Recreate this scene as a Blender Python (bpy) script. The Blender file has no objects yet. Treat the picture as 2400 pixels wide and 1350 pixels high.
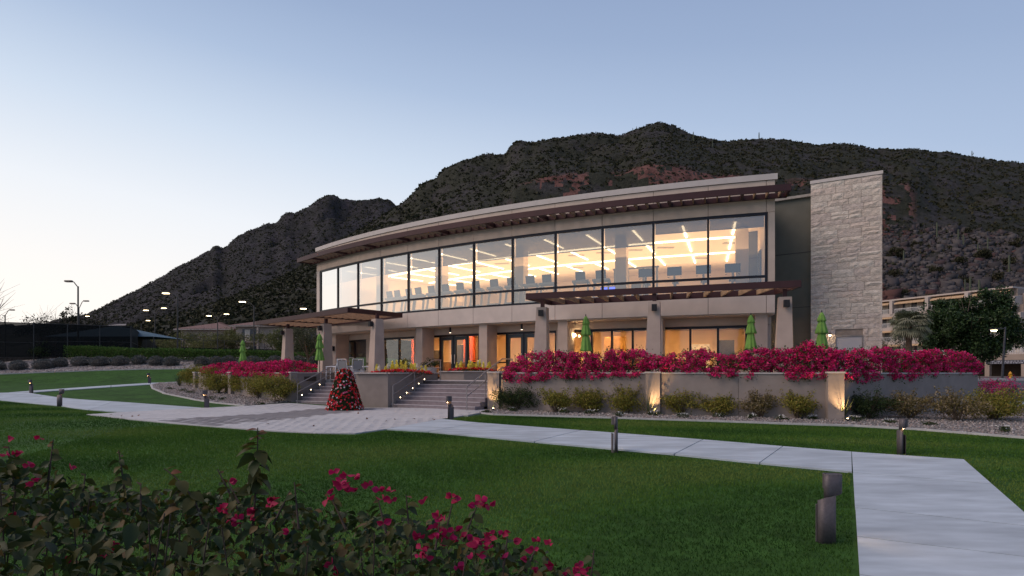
import bpy, bmesh, math, random
import numpy as np
from mathutils import Vector, Matrix

R_ = math.radians
random.seed(7); RNG = np.random.default_rng(11)
sc = bpy.context.scene
COL = sc.collection

# ------------------------------------------------------------------ camera
EYE = 1.53; F = 1400.0; CX = 1200.0; HY = 872.0          # photograph pixels (2400 wide)
cam = bpy.data.cameras.new('camera'); camo = bpy.data.objects.new('camera', cam); COL.objects.link(camo)
camo.location = (0, 0, EYE); camo.rotation_euler = (R_(90), 0, 0)
cam.sensor_width = 36; cam.lens = 21.0; cam.shift_y = 197 / 2400; cam.clip_end = 6000; cam.clip_start = .05
sc.camera = camo

# ------------------------------------------------------------------ sky at dusk: bright afterglow low to the left, blue dome above
world = bpy.data.worlds.new('World'); sc.world = world; world.use_nodes = True
def srgb(r, g, b):
    f = lambda c: (c / 255 / 12.92) if c / 255 <= .04045 else ((c / 255 + .055) / 1.055) ** 2.4
    return (f(r), f(g), f(b), 1)
nt = world.node_tree; N = nt.nodes; L = nt.links
def mth(op, a, b=None, c=None, tree=nt):
    n = tree.nodes.new('ShaderNodeMath'); n.operation = op
    for i, v in enumerate((a, b, c)):
        if v is None: continue
        if isinstance(v, (int, float)): n.inputs[i].default_value = v
        else: tree.links.new(v, n.inputs[i])
    return n.outputs[0]
tc = N.new('ShaderNodeTexCoord'); sp = N.new('ShaderNodeSeparateXYZ'); L.new(tc.outputs['Generated'], sp.inputs[0])
GLOW = R_(-62)
horiz = mth('SQRT', mth('ADD', mth('MULTIPLY', sp.outputs[0], sp.outputs[0]), mth('MULTIPLY', sp.outputs[1], sp.outputs[1])))
dotg = mth('DIVIDE', mth('ADD', mth('MULTIPLY', sp.outputs[0], math.sin(GLOW)), mth('MULTIPLY', sp.outputs[1], math.cos(GLOW))), mth('MAXIMUM', horiz, .0001))
daz = mth('ARCCOSINE', mth('MINIMUM', mth('MAXIMUM', dotg, -1), 1))
el = mth('MAXIMUM', mth('ARCSINE', mth('MINIMUM', mth('MAXIMUM', sp.outputs[2], -1), 1)), 0)
e2 = mth('POWER', mth('DIVIDE', el, R_(17.5)), 2); a2 = mth('POWER', mth('DIVIDE', mth('MULTIPLY', daz, horiz), R_(78)), 2)
mm = mth('DIVIDE', mth('SQRT', mth('ADD', e2, a2)), 4.7)
rp = N.new('ShaderNodeValToRGB'); L.new(mm, rp.inputs[0])
stops = [(.0, (253, 242, 228)), (.35, (247, 241, 234)), (.75, (226, 230, 236)), (1.05, (197, 210, 227)), (1.33, (165, 183, 210)), (1.55, (147, 166, 197)), (1.85, (131, 150, 184)), (2.7, (115, 131, 166)), (4.0, (106, 121, 154))]
while len(rp.color_ramp.elements) < len(stops): rp.color_ramp.elements.new(.5)
for e_, (p_, c_) in zip(rp.color_ramp.elements, stops): e_.position = p_ / 4; e_.color = srgb(*c_)
bg = N['Background']; L.new(rp.outputs[0], bg.inputs[0]); bg.inputs[1].default_value = .86

sun = bpy.data.lights.new('sun', 'SUN'); suno = bpy.data.objects.new('sun', sun); COL.objects.link(suno)
sun.energy = 1.5; sun.angle = R_(38); sun.color = (1, .77, .63)          # soft afterglow from the left, the sun itself is down
sd = Vector((math.sin(R_(-105)) * math.cos(R_(44)), math.cos(R_(-105)) * math.cos(R_(44)), math.sin(R_(44))))
suno.rotation_euler = sd.to_track_quat('Z', 'Y').to_euler(); suno.location = (-40, 20, 40)

vs = sc.view_settings; vs.view_transform = 'Standard'; vs.look = 'None'; vs.gamma = 1; vs.use_curve_mapping = False; vs.exposure = 0.42
sc.render.engine = 'CYCLES'; cy = sc.cycles; cy.use_denoising = True
try: cy.denoiser = 'OPENIMAGEDENOISE'
except Exception: pass
cy.max_bounces = 8; cy.diffuse_bounces = 3; cy.glossy_bounces = 3; cy.transparent_max_bounces = 12; cy.sample_clamp_indirect = 4.0; cy.caustics_reflective = False; cy.caustics_refractive = False

# ------------------------------------------------------------------ helpers
def smooth(a, b, x):
    t = np.clip((np.asarray(x, float) - a) / (b - a), 0, 1); return t * t * (3 - 2 * t)
def gz(x, y):
    """height of the ground: lawn dips to the camera, a bank climbs at the far left, the road climbs at the right"""
    b = np.interp(y, [5, 6.5, 19.5], [-.35, -.34, 0])
    l = np.interp(y, [25, 30, 34, 44, 50, 55, 60], [0, .12, .36, .72, 1.72, 2.75, 3.0]) * (1 - smooth(-13, -6, x))
    r = np.interp(y, [30, 58], [0, .75]) * smooth(14, 20, x)
    return b + l + r
def P(px, py, D): return Vector(((px - CX) / F * D, D, EYE + (HY - py) / F * D))
def G(px, py, D0=2.0, D1=110.0):
    """where the view ray of a pixel meets the ground"""
    D = np.linspace(D0, D1, 6000); z = EYE - (py - HY) / F * D; g = gz((px - CX) / F * D, D)
    k = np.argmax(z <= g); k = k if z[k] <= g[k] else len(D) - 1
    return ((px - CX) / F * D[k], D[k])
def g3(px, py, dz=0):
    x, y = G(px, py); return Vector((x, y, float(gz(x, y)) + dz))

MATS = {}
def ramp_stops(cr, cols):
    while len(cr.elements) < len(cols): cr.elements.new(.5)
    for i, c in enumerate(cols):
        cr.elements[i].position = i / max(1, len(cols) - 1); cr.elements[i].color = (*c[:3], 1)
def M(name, col, rough=.75, var=.18, scale=6, bump=0, bscale=30, metal=0, spec=.4, attr=None, coord='Object', detail=4, stretch=None, trans=0, var2=0, scale2=.5, rand=0):
    """procedural material: noise-varied colour (or per-leaf colour ramp), optional fine relief"""
    if name in MATS: return MATS[name]
    m = bpy.data.materials.new(name); m.use_nodes = True; t = m.node_tree; n = t.nodes; l = t.links; b = n['Principled BSDF']
    b.inputs['Roughness'].default_value = rough; b.inputs['Metallic'].default_value = metal; b.inputs['Specular IOR Level'].default_value = spec
    tcn = n.new('ShaderNodeTexCoord'); mp = n.new('ShaderNodeMapping'); l.new(n.new('ShaderNodeNewGeometry').outputs['Position'] if coord == 'World' else tcn.outputs[coord], mp.inputs[0])
    if stretch: mp.inputs['Scale'].default_value = stretch
    if attr:
        at = n.new('ShaderNodeAttribute'); at.attribute_name = 'rnd'; cr = n.new('ShaderNodeValToRGB'); ramp_stops(cr.color_ramp, attr)
        l.new(at.outputs['Fac'], cr.inputs[0]); out = cr.outputs[0]
    else:
        nz = n.new('ShaderNodeTexNoise'); nz.inputs['Scale'].default_value = scale; nz.inputs['Detail'].default_value = detail; l.new(mp.outputs[0], nz.inputs['Vector'])
        cr = n.new('ShaderNodeValToRGB'); cr.color_ramp.elements[0].position = .3; cr.color_ramp.elements[1].position = .7
        cr.color_ramp.elements[0].color = (*[c * (1 - var) for c in col], 1); cr.color_ramp.elements[1].color = (*[min(1, c * (1 + var)) for c in col], 1)
        l.new(nz.outputs['Fac'], cr.inputs[0]); out = cr.outputs[0]
        if var2:
            n2 = n.new('ShaderNodeTexNoise'); n2.inputs['Scale'].default_value = scale2; n2.inputs['Detail'].default_value = 6; l.new(mp.outputs[0], n2.inputs['Vector'])
            mr = n.new('ShaderNodeMapRange'); mr.inputs[1].default_value = .3; mr.inputs[2].default_value = .7; mr.inputs[3].default_value = 1 - var2; mr.inputs[4].default_value = 1 + var2; l.new(n2.outputs['Fac'], mr.inputs[0])
            mx = n.new('ShaderNodeVectorMath'); mx.operation = 'SCALE'; l.new(out, mx.inputs[0]); l.new(mr.outputs[0], mx.inputs['Scale']); out = mx.outputs[0]
    if rand:
        oi = n.new('ShaderNodeObjectInfo'); mr2 = n.new('ShaderNodeMapRange'); mr2.inputs[3].default_value = 1 - rand; mr2.inputs[4].default_value = 1 + rand; l.new(oi.outputs['Random'], mr2.inputs[0]); mx2 = n.new('ShaderNodeVectorMath'); mx2.operation = 'SCALE'; l.new(out, mx2.inputs[0]); l.new(mr2.outputs[0], mx2.inputs['Scale']); out = mx2.outputs[0]
    l.new(out, b.inputs['Base Color'])
    if bump:
        nb = n.new('ShaderNodeTexNoise'); nb.inputs['Scale'].default_value = bscale; nb.inputs['Detail'].default_value = 5; l.new(mp.outputs[0], nb.inputs['Vector'])
        bp = n.new('ShaderNodeBump'); bp.inputs['Strength'].default_value = bump; bp.inputs['Distance'].default_value = .05; l.new(nb.outputs['Fac'], bp.inputs['Height']); l.new(bp.outputs[0], b.inputs['Normal'])
    if trans:
        tr = n.new('ShaderNodeBsdfTranslucent'); l.new(out, tr.inputs[0]); mix = n.new('ShaderNodeMixShader'); mix.inputs[0].default_value = trans
        l.new(b.outputs[0], mix.inputs[1]); l.new(tr.outputs[0], mix.inputs[2]); l.new(mix.outputs[0], n['Material Output'].inputs[0])
    MATS[name] = m; return m
def EM(name, col, s):
    if name in MATS: return MATS[name]
    m = bpy.data.materials.new(name); m.use_nodes = True; n = m.node_tree.nodes; n.remove(n['Principled BSDF'])
    e = n.new('ShaderNodeEmission'); e.inputs[0].default_value = (*col, 1); e.inputs[1].default_value = s; m.node_tree.links.new(e.outputs[0], n['Material Output'].inputs[0])
    MATS[name] = m; return m

class MB:
    """collects shapes; build() makes one mesh object"""
    def __init__(s): s.v = []; s.f = []
    def add(s, vs, fs):
        o = len(s.v); s.v += [tuple(v) for v in vs]; s.f += [tuple(i + o for i in f) for f in fs]; return s
    def hexa(s, a):      # 8 points: bottom 4 (ccw), top 4
        return s.add(a, [(3, 2, 1, 0), (4, 5, 6, 7), (0, 1, 5, 4), (1, 2, 6, 5), (2, 3, 7, 6), (3, 0, 4, 7)])
    def box(s, c, d, rz=0, M4=None):
        x, y, z = d[0] / 2, d[1] / 2, d[2] / 2
        p = [Vector(q) for q in ((-x, -y, -z), (x, -y, -z), (x, y, -z), (-x, y, -z), (-x, -y, z), (x, -y, z), (x, y, z), (-x, y, z))]
        m = Matrix.Translation(c) @ Matrix.Rotation(rz, 4, 'Z')
        if M4: m = m @ M4
        return s.hexa([m @ q for q in p])
    def prism(s, poly, z0, z1):
        n = len(poly); a = sum(poly[i][0] * poly[(i + 1) % n][1] - poly[(i + 1) % n][0] * poly[i][1] for i in range(n))
        if a < 0: poly = poly[::-1]
        z0 = z0 if hasattr(z0, '__len__') else [z0] * n
        z1 = z1 if hasattr(z1, '__len__') else [z1] * n
        return s.add([(p[0], p[1], z0[i]) for i, p in enumerate(poly)] + [(p[0], p[1], z1[i]) for i, p in enumerate(poly)],
                     [tuple(range(n))[::-1], tuple(range(n, 2 * n))] + [(i, (i + 1) % n, n + (i + 1) % n, n + i) for i in range(n)])
    def bar(s, a, b, w, h=None, up=(0, 0, 1)):      # box beam between two points
        a, b = Vector(a), Vector(b); h = h or w; d = (b - a).normalized(); u = Vector(up)
        if abs(d.dot(u)) > .99: u = Vector((1, 0, 0))
        r = d.cross(u).normalized() * w / 2; u = r.cross(d).normalized() * h / 2
        return s.hexa([a - r - u, a + r - u, b + r - u, b - r - u, a - r + u, a + r + u, b + r + u, b - r + u])
    def tube(s, pts, r, n=8, cap=True):
        pts = [Vector(p) for p in pts]; rs = r if hasattr(r, '__len__') else [r] * len(pts); o = len(s.v); nx = None
        for i, p in enumerate(pts):
            d = (pts[min(i + 1, len(pts) - 1)] - pts[max(i - 1, 0)]).normalized()
            if nx is None: nx = d.orthogonal().normalized()
            nx = (nx - d * nx.dot(d)).normalized(); bn = d.cross(nx)
            for k in range(n):
                a = 2 * math.pi * k / n; s.v.append(tuple(p + (nx * math.cos(a) + bn * math.sin(a)) * rs[i]))
        for i in range(len(pts) - 1):
            for k in range(n): s.f.append((o + i * n + k, o + i * n + (k + 1) % n, o + (i + 1) * n + (k + 1) % n, o + (i + 1) * n + k))
        if cap: s.f.append(tuple(o + k for k in range(n))[::-1]); s.f.append(tuple(o + (len(pts) - 1) * n + k for k in range(n)))
        return s
    def lathe(s, prof, c=(0, 0, 0), n=16, mod=None):
        o = len(s.v)
        for i, (r, z) in enumerate(prof):
            for k in range(n):
                a = 2 * math.pi * k / n; q = r * (mod(a, i) if mod else 1); s.v.append((c[0] + q * math.cos(a), c[1] + q * math.sin(a), c[2] + z))
        for i in range(len(prof) - 1):
            for k in range(n): s.f.append((o + i * n + k, o + i * n + (k + 1) % n, o + (i + 1) * n + (k + 1) % n, o + (i + 1) * n + k))
        s.f.append(tuple(o + k for k in range(n))[::-1]); s.f.append(tuple(o + (len(prof) - 1) * n + k for k in range(n))); return s
    def mesh(s, name, mat, smooth_=False):
        me = bpy.data.meshes.new(name); me.from_pydata(s.v, [], s.f); me.materials.append(mat)
        if smooth_:
            me.polygons.foreach_set('use_smooth', [True] * len(me.polygons))
        me.update(); return me
    def build(s, name, mat, parent=None, smooth_=False):
        return put(name, s.mesh(name, mat, smooth_), parent)
def put(name, me, parent=None):
    o = bpy.data.objects.new(name, me); COL.objects.link(o)
    if parent: o.parent = parent
    return o
def thing(name, label, cat, loc=(0, 0, 0), rz=0, group=None, kind=None):
    o = bpy.data.objects.new(name, None); COL.objects.link(o); o.location = loc; o.rotation_euler = (0, 0, rz); o.empty_display_size = .2
    return tag(o, label, cat, group, kind)
def tag(o, label=None, cat=None, group=None, kind=None):
    if label: o['label'] = label
    if cat: o['category'] = cat
    if group: o['group'] = group
    if kind: o['kind'] = kind
    return o
def dup(o, parent=None, loc=None, rz=None, label=None):
    c = o.copy(); COL.objects.link(c); c.parent = parent
    if loc is not None: c.location = loc
    if rz is not None: c.rotation_euler = (0, 0, rz)
    if label: c['label'] = label
    for ch in [q for q in o.children]: dup(ch, c)
    return c
def fastmesh(name, V, Fc, mat, rnd=None, nper=4, smooth_=False):
    """numpy arrays -> mesh; faces all have nper corners; rnd = per-face number"""
    me = bpy.data.meshes.new(name); V = np.asarray(V, np.float32); Fc = np.asarray(Fc, np.int32); nf = len(Fc)
    me.vertices.add(len(V)); me.vertices.foreach_set('co', V.ravel()); me.loops.add(nf * nper); me.loops.foreach_set('vertex_index', Fc.ravel())
    me.polygons.add(nf); me.polygons.foreach_set('loop_start', np.arange(nf, dtype=np.int32) * nper); me.polygons.foreach_set('loop_total', np.full(nf, nper, np.int32))
    if rnd is not None:
        a = me.attributes.new('rnd', 'FLOAT', 'FACE'); a.data.foreach_set('value', np.asarray(rnd, np.float32))
    if smooth_: me.polygons.foreach_set('use_smooth', np.ones(nf, bool))
    me.materials.append(mat); me.update(calc_edges=True); return me
def leaves(name, C, size, mat, parent=None, aspect=.55, droop=.0, up=.3, fold=.25, rnd=None, seed=0, dirs=None):
    """a cloud of pointed leaves, each two triangles folded along the midrib"""
    g = np.random.default_rng(seed + 5); C = np.asarray(C, float); n = len(C); size = np.broadcast_to(size, n) * g.uniform(.65, 1.25, n)
    d = g.normal(size=(n, 3)) if dirs is None else np.asarray(dirs, float) + g.normal(size=(n, 3)) * .35
    d[:, 2] -= droop; d /= np.linalg.norm(d, axis=1)[:, None]
    nn = g.normal(size=(n, 3)); nn[:, 2] += up * 3; nn -= d * (nn * d).sum(1)[:, None]; nn /= np.linalg.norm(nn, axis=1)[:, None]; s = np.cross(d, nn)
    l = (size / 2)[:, None]; w = l * aspect
    V = np.stack([C - d * l, C + s * w + nn * l * fold - d * l * .1, C + d * l, C - s * w + nn * l * fold - d * l * .1], 1).reshape(-1, 3)
    b = np.arange(n)[:, None] * 4; Fc = np.concatenate([b + [0, 1, 2], b + [0, 2, 3]], 1).reshape(-1, 3)
    r = g.uniform(0, 1, n) if rnd is None else np.asarray(rnd)
    me = fastmesh(name, V, Fc, mat, np.repeat(r, 2), 3); return put(name, me, parent)
def ellip(n, c, r, g, shell=.55):
    """points in the outer part of an ellipsoid"""
    d = g.normal(size=(n, 3)); d /= np.linalg.norm(d, axis=1)[:, None]; q = (shell ** 3 + (1 - shell ** 3) * g.uniform(0, 1, n)) ** (1 / 3)
    return np.asarray(c) + d * q[:, None] * np.asarray(r)
def clumps(n, c, r, g, k=14, cr=.3):
    """points gathered into clumps that sit on an ellipsoid: uneven outline with gaps"""
    cc = ellip(k, c, np.asarray(r) * (1 - cr * .6), g, .35); i = g.integers(0, k, n); sz = g.uniform(.6, 1.3, k)[i][:, None]
    d = g.normal(size=(n, 3)); d /= np.linalg.norm(d, axis=1)[:, None]
    return cc[i] + d * (g.uniform(0, 1, n) ** (1 / 2.2))[:, None] * np.asarray(r) * cr * sz
def drape(name, poly, off, mat, parent=None, me=1.0, skirt=.12, kind=None):
    """a flat polygon laid over the ground, with sides"""
    bm = bmesh.new(); vs_ = [bm.verts.new((p[0], p[1], 0)) for p in poly]; f = bm.faces.new(vs_); f.normal_update()
    if f.normal.z < 0: f.normal_flip()
    bmesh.ops.triangulate(bm, faces=bm.faces[:])
    for _ in range(9):
        lg = [e for e in bm.edges if e.calc_length() > me]
        if not lg: break
        bmesh.ops.subdivide_edges(bm, edges=lg, cuts=1); bmesh.ops.triangulate(bm, faces=[q for q in bm.faces if len(q.verts) > 3])
    for v in bm.verts: v.co.z = float(gz(v.co.x, v.co.y)) + off
    if skirt:
        be = [e for e in bm.edges if e.is_boundary]; r = bmesh.ops.extrude_edge_only(bm, edges=be)
        for v in [q for q in r['geom'] if isinstance(q, bmesh.types.BMVert)]: v.co.z -= skirt
    bmesh.ops.recalc_face_normals(bm, faces=bm.faces[:])
    m_ = bpy.data.meshes.new(name); bm.to_mesh(m_); bm.free(); m_.materials.append(mat); o = put(name, m_, parent)
    if kind: o['kind'] = kind
    return o
def inside(poly, x, y):
    x = np.asarray(x); y = np.asarray(y); c = np.zeros(x.shape, bool); n = len(poly)
    for i in range(n):
        (x1, y1), (x2, y2) = poly[i][:2], poly[(i + 1) % n][:2]
        if y1 == y2: continue
        c ^= ((y1 > y) != (y2 > y)) & (x < (x2 - x1) * (y - y1) / (y2 - y1) + x1)
    return c
def scatter(poly, n, g):
    xs = [p[0] for p in poly]; ys = [p[1] for p in poly]; X = []; Y = []
    while sum(map(len, X)) < n:
        x = g.uniform(min(xs), max(xs), n * 2); y = g.uniform(min(ys), max(ys), n * 2); k = inside(poly, x, y); X.append(x[k]); Y.append(y[k])
        if not k.any(): break
    return np.concatenate(X)[:n], np.concatenate(Y)[:n]
def stones(name, poly, n, size, mat, parent=None, seed=0, off=0.0):
    """loose gravel: small six-sided pebbles lying on the ground"""
    g = np.random.default_rng(seed); x, y = scatter(poly, n, g); n = len(x); z = gz(x, y) + off
    base = np.array([[1, 0, 0], [-1, 0, 0], [0, 1, 0], [0, -1, 0], [0, 0, 1], [0, 0, -1]], float)
    fc = np.array([[0, 2, 4], [2, 1, 4], [1, 3, 4], [3, 0, 4], [2, 0, 5], [1, 2, 5], [3, 1, 5], [0, 3, 5]])
    s = size * g.uniform(.5, 1.4, (n, 1)) * g.uniform(.6, 1.2, (n, 3)) * [1, 1, .7]; a = g.uniform(0, 6.28, n); ca, sa = np.cos(a), np.sin(a)
    v = base[None] * s[:, None]; v = v + g.normal(size=v.shape) * size * .18
    V = np.stack([v[..., 0] * ca[:, None] - v[..., 1] * sa[:, None] + x[:, None], v[..., 0] * sa[:, None] + v[..., 1] * ca[:, None] + y[:, None], v[..., 2] + z[:, None] + size * .3], -1).reshape(-1, 3)
    Fc = (fc[None] + (np.arange(n) * 6)[:, None, None]).reshape(-1, 3)
    o = put(name, fastmesh(name, V, Fc, mat, np.repeat(g.uniform(0, 1, n), 8), 3), parent); o['kind'] = 'stuff'; return o
# ------------------------------------------------------------------ ground, paths, plaza, beds
grass_m = M('lawn_grass', (.033, .086, .014), .9, .30, 3.0, .55, 60, spec=.15, var2=.22, scale2=.5)
conc_m = M('broom_concrete', (.385, .435, .475), .8, .10, 2.2, .12, 90, var2=.13, scale2=1.1, stretch=(.6, 1.9, 1), rand=.06)
soil_m = M('desert_soil', (.16, .13, .115), .95, .25, 3, .4, 20, var2=.2)
asph_m = M('asphalt', (.055, .056, .062), .9, .2, 30, .2, 80, var2=.15)
curb_m = M('curb_concrete', (.42, .41, .40), .85, .12, 5, .1, 60)
grav_m = M('gravel_bed_base', (.20, .185, .175), .95, .35, 22, .6, 45)
peb_m = M('gravel_stone', (0, 0, 0), .9, attr=[(.10, .09, .085), (.24, .22, .21), (.33, .30, .28), (.26, .19, .17), (.46, .44, .42)])
pav_m = M('pale_paver', (.45, .445, .45), .85, .09, 7, .1, 60, coord='World', var2=.06, scale2=.5, rand=.025)
dpav_m = M('grey_paver', (.19, .18, .185), .85, .12, 7, .1, 60, coord='World', var2=.1, scale2=.5)
xs = np.unique(np.concatenate([np.linspace(-420, -46, 22), np.arange(-46, 42, .6), np.linspace(42, 420, 30)]))
ys = np.unique(np.concatenate([np.linspace(-60, -6, 8), np.arange(-6, 62, .5), np.linspace(62, 700, 30)]))
XX, YY = np.meshgrid(xs, ys); ZZ = gz(XX, YY)
nx_, ny_ = len(xs), len(ys); ii, jj = np.meshgrid(np.arange(nx_ - 1), np.arange(ny_ - 1)); b0 = (jj * nx_ + ii).ravel()
ground = put('ground', fastmesh('ground', np.stack([XX, YY, ZZ], -1).reshape(-1, 3), np.stack([b0, b0 + 1, b0 + nx_ + 1, b0 + nx_], 1), grass_m, None, 4, True)); ground['kind'] = 'structure'

def gp(*pts): return [G(*p) for p in pts]
# middle path and right-hand path, poured slab by slab
path = thing('path', None, None, kind='structure')
near = [(905, 1008), (1003, 1014), (1252, 1038), (1580, 1068), (1780, 1089), (1998, 1110)]; far = [(1036, 984), (1123, 993), (1362, 1011), (1648, 1033), (1835, 1049), (1996.5, 1062)]
def shrink(q, d=.02):
    c = np.mean(np.array(q), 0); return [tuple(np.array(p) + (c - np.array(p)) / np.linalg.norm(c - np.array(p)) * d) for p in q]
for i in range(len(near) - 1):
    drape('slab', shrink(gp(near[i], near[i + 1], far[i + 1], far[i])), .035, conc_m, path, .9)
pdir = Vector((.4883, .8727)); pn = Vector((.8727, -.4883)); A0 = Vector(G(1995, 1062))
cuts = [0, -2.6, -5.35, -6.8, -8.2, -9.8, -11.6, -13.6, -16, -19]
for a, b in zip(cuts[:-1], cuts[1:]):
    q = [A0 + pdir * a, A0 + pn * 1.92 + pdir * a, A0 + pn * 1.92 + pdir * b, A0 + pdir * b]; drape('slab', shrink([tuple(p) for p in q]), .035, conc_m, path, .7)
# left path leaving the plaza and the far path that branches from it
lp_n = [(0, 939), (70, 946), (142, 952.6), (207, 961.5), (290, 968)]; lp_f = [(64, 921), (100, 927), (142, 933), (267, 942), (474, 957)]
path2 = thing('path', None, None, kind='structure')
ps = gp((-140, 931)) + gp(*lp_n) + gp(*lp_f[::-1]) + gp((-140, 925))
ln = gp((-140, 934), *lp_n); lf = gp((-140, 923), *lp_f)
for i in range(5): drape('slab', shrink([ln[i], ln[i + 1], lf[i + 1], lf[i]]), .03, conc_m, path2, .9)
fn = gp((74, 921), (160, 915), (260, 908), (353, 902), (400, 899)); ff = gp((20, 921), (150, 911.5), (260, 904), (353, 898), (430, 894.5))
for i in range(4): drape('slab', shrink([fn[i], fn[i + 1], ff[i + 1], ff[i]]), .034, conc_m, path2, .9)

# plaza of pavers
plz = gp((203, 973), (300, 984), (420, 995), (520, 1003), (640, 1012), (740, 1017), (832, 1018), (903, 1008), (1034, 984), (1120, 971), (1145, 961), (936, 957), (839, 957), (696, 947), (677, 946), (575, 953), (474, 957.5), (300, 967))
plaza = thing('plaza', None, None, kind='structure')
bed = drape('paver_bedding', plz, .0305, M('paver_joint_sand', (.425, .42, .425), .95, .08, 12, .2, 50), plaza, .8)
U = Vector((.866, -.5)); V_ = Vector((.5, .866)); S0 = Vector((-4.78, 25.4))
band = gp((353, 990), (621, 971.5), (766, 958), (930, 955), (700, 981.7), (478, 1002.6))
lay = []; lw, lh = .42, .28
for r in range(-40, 30):
    for c in range(-60, 40):
        o = S0 + U * ((c + (.5 if r % 2 else 0)) * lw) + V_ * (r * lh); q = [o, o + U * lw, o + U * lw + V_ * lh, o + V_ * lh]
        ok = inside(plz, np.array([p.x for p in q]), np.array([p.y for p in q])).all()
        if ok: lay.append((o + U * lw / 2 + V_ * lh / 2))
lay.sort(key=lambda p: p.length)
ang = math.atan2(U.y, U.x)
def paver_box(): return MB().hexa([(-.208, -.138, -.03), (.208, -.138, -.03), (.208, .138, -.03), (-.208, .138, -.03), (-.205, -.135, .03), (.205, -.135, .03), (.205, .135, .03), (-.205, .135, .03)])
pm_l = paver_box().mesh('paver', pav_m); pm_d = paver_box().mesh('paver', dpav_m); rest = {0: MB(), 1: MB()}
for i, p in enumerate(lay):
    dk = bool(inside(band, np.array([p.x]), np.array([p.y]))[0]); z = float(gz(p.x, p.y)) + .004 + random.uniform(-.002, .003)
    if i < 300:
        o = put('paver', pm_d if dk else pm_l, plaza); o.location = (p.x, p.y, z); o.rotation_euler = (0, 0, ang)
    else: rest[dk].box((p.x, p.y, z), (.413, .273, .06), ang)
for k, m_ in ((0, pav_m), (1, dpav_m)):
    if rest[k].v: rest[k].build('paver_field', m_, plaza)['kind'] = 'stuff'

# gravel beds with concrete edging
def edging(name, pts, w=.13, h=.05):
    e = thing(name, None, None, kind='structure'); mb = MB()
    for i in range(len(pts) - 1):
        a, b = Vector(pts[i]), Vector(pts[i + 1]); n = max(1, int((b - a).length / .8))
        for k in range(n):
            p, q = a.lerp(b, k / n), a.lerp(b, (k + 1) / n); d = (q - p).normalized() * .004; s = Vector((-d.y, d.x)).normalized() * w / 2; p = p + d; q = q - d
            zp, zq = float(gz(p.x, p.y)), float(gz(q.x, q.y))
            mb = MB().hexa([(*(p - s), zp - .1), (*(p + s), zp - .1), (*(q + s), zq - .1), (*(q - s), zq - .1), (*(p - s), zp + h), (*(p + s), zp + h), (*(q + s), zq + h), (*(q - s), zq + h)])
            mb.build('edging_block', curb_m, e)
    return e
WALL = [Vector((-.62, 24.35)), Vector((5.05, 21.55)), Vector((10.45, 19.35)), Vector((18.35, 23.7))]      # right-hand planter wall
edge_px = [(1092, 976), (1125, 969.5), (1160, 973), (1302, 977), (1500, 983), (1700, 989.5), (1880, 996), (2000, 999.5), (2150, 1008), (2400, 1028), (2560, 1043)]
ep = gp(*edge_px); bedr = ep + [(22.5, 16.5), (24.5, 24), (21, 29)] + [tuple(WALL[3] + Vector((.3, 1)))] + [tuple(w) for w in WALL[::-1]] + gp((1140, 962))
drape('gravel_bed', bedr, .02, grav_m, None, 1.2, kind='structure'); edging('edging', ep)
stones('gravel', bedr, 15000, .034, peb_m, None, 1, .02)
WL = [Vector((-10.65, 28.95)), Vector((-15.3, 33.0)), Vector((-19.9, 38.0)), Vector((-22.5, 43))]            # left-hand planter wall
cl = gp((575, 952.6), (504, 945), (444, 935), (385, 923), (358, 911), (354, 902.5), (375, 898), (420, 895.5))
bedl = cl + [tuple(w) for w in WL[::-1]]
drape('gravel_bed', bedl, .02, grav_m, None, 1.2, kind='structure'); edging('edging', cl)
stones('gravel', bedl, 7000, .045, peb_m, None, 2, .02)
bank_lo = gp((-260, 889), (-100, 882), (0, 877.5), (120, 873), (240, 868.5), (330, 866), (420, 865), (520, 864), (640, 863))
bank = bank_lo + [(-16, 52), (-15, 62), (-80, 66), (-80, 40)]
drape('gravel_bank', bank, .02, M('bank_gravel', (.25, .225, .215), .95, .3, 14, .6, 30), None, 1.5, kind='structure'); edging('edging', bank_lo[:], .15)
stones('gravel', bank_lo + [(-17, 51), (-21, 58), (-60, 58), (-60, 42)], 12000, .06, peb_m, None, 3, .02)
# road, far verge and desert floor
road = gp((2270, 912), (2330, 930), (2420, 948), (2600, 975)) + [(75, 32), (90, 62), (40, 58), (30, 52)]
drape('road', [(24, 38.5), (28.5, 33.5), (36, 30), (60, 24), (110, 20), (110, 55), (60, 56.5), (34, 56.2), (24, 52)], .012, asph_m, None, 3, .05, kind='structure')
kb = thing('kerb', None, None, kind='structure')
for i in range(22):
    x0 = 26 + i * 3.0; MB().box((x0 + 1.5, 56.55 + (x0 - 26) * .006, .82), (2.98, .3, .26)).build('kerb_stone', curb_m, kb)
drape('pavement', [(24, 56.8), (110, 57.3), (110, 59.2), (24, 58.6)], .1, curb_m, None, 4, .15, kind='structure')
drape('path', [(23.4, 27.5), (60, 18), (60, 20.4), (25.4, 30.6)], .03, conc_m, None, 2, .1, kind='structure')
drape('road_marking', [(30, 43.2), (75, 40.7), (75, 40.9), (30, 43.4)], .02, M('road_paint', (.6, .58, .5), .8, .2, 8), None, 4, .004, kind='structure')
drape('desert_floor', [(-400, 61), (-15, 61), (-12, 66), (22, 66), (26, 61.5), (400, 61.5), (400, 690), (-400, 690)], .05, soil_m, None, 60, .2, kind='structure')
def vnoise0(x, y):
    r = np.random.default_rng(5); return .5 + sum(np.sin(x * a + y * b + c) for a, b, c in zip(r.normal(0, 1.6, 14), r.normal(0, 1.6, 14), r.uniform(0, 6, 14))) / 14
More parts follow.
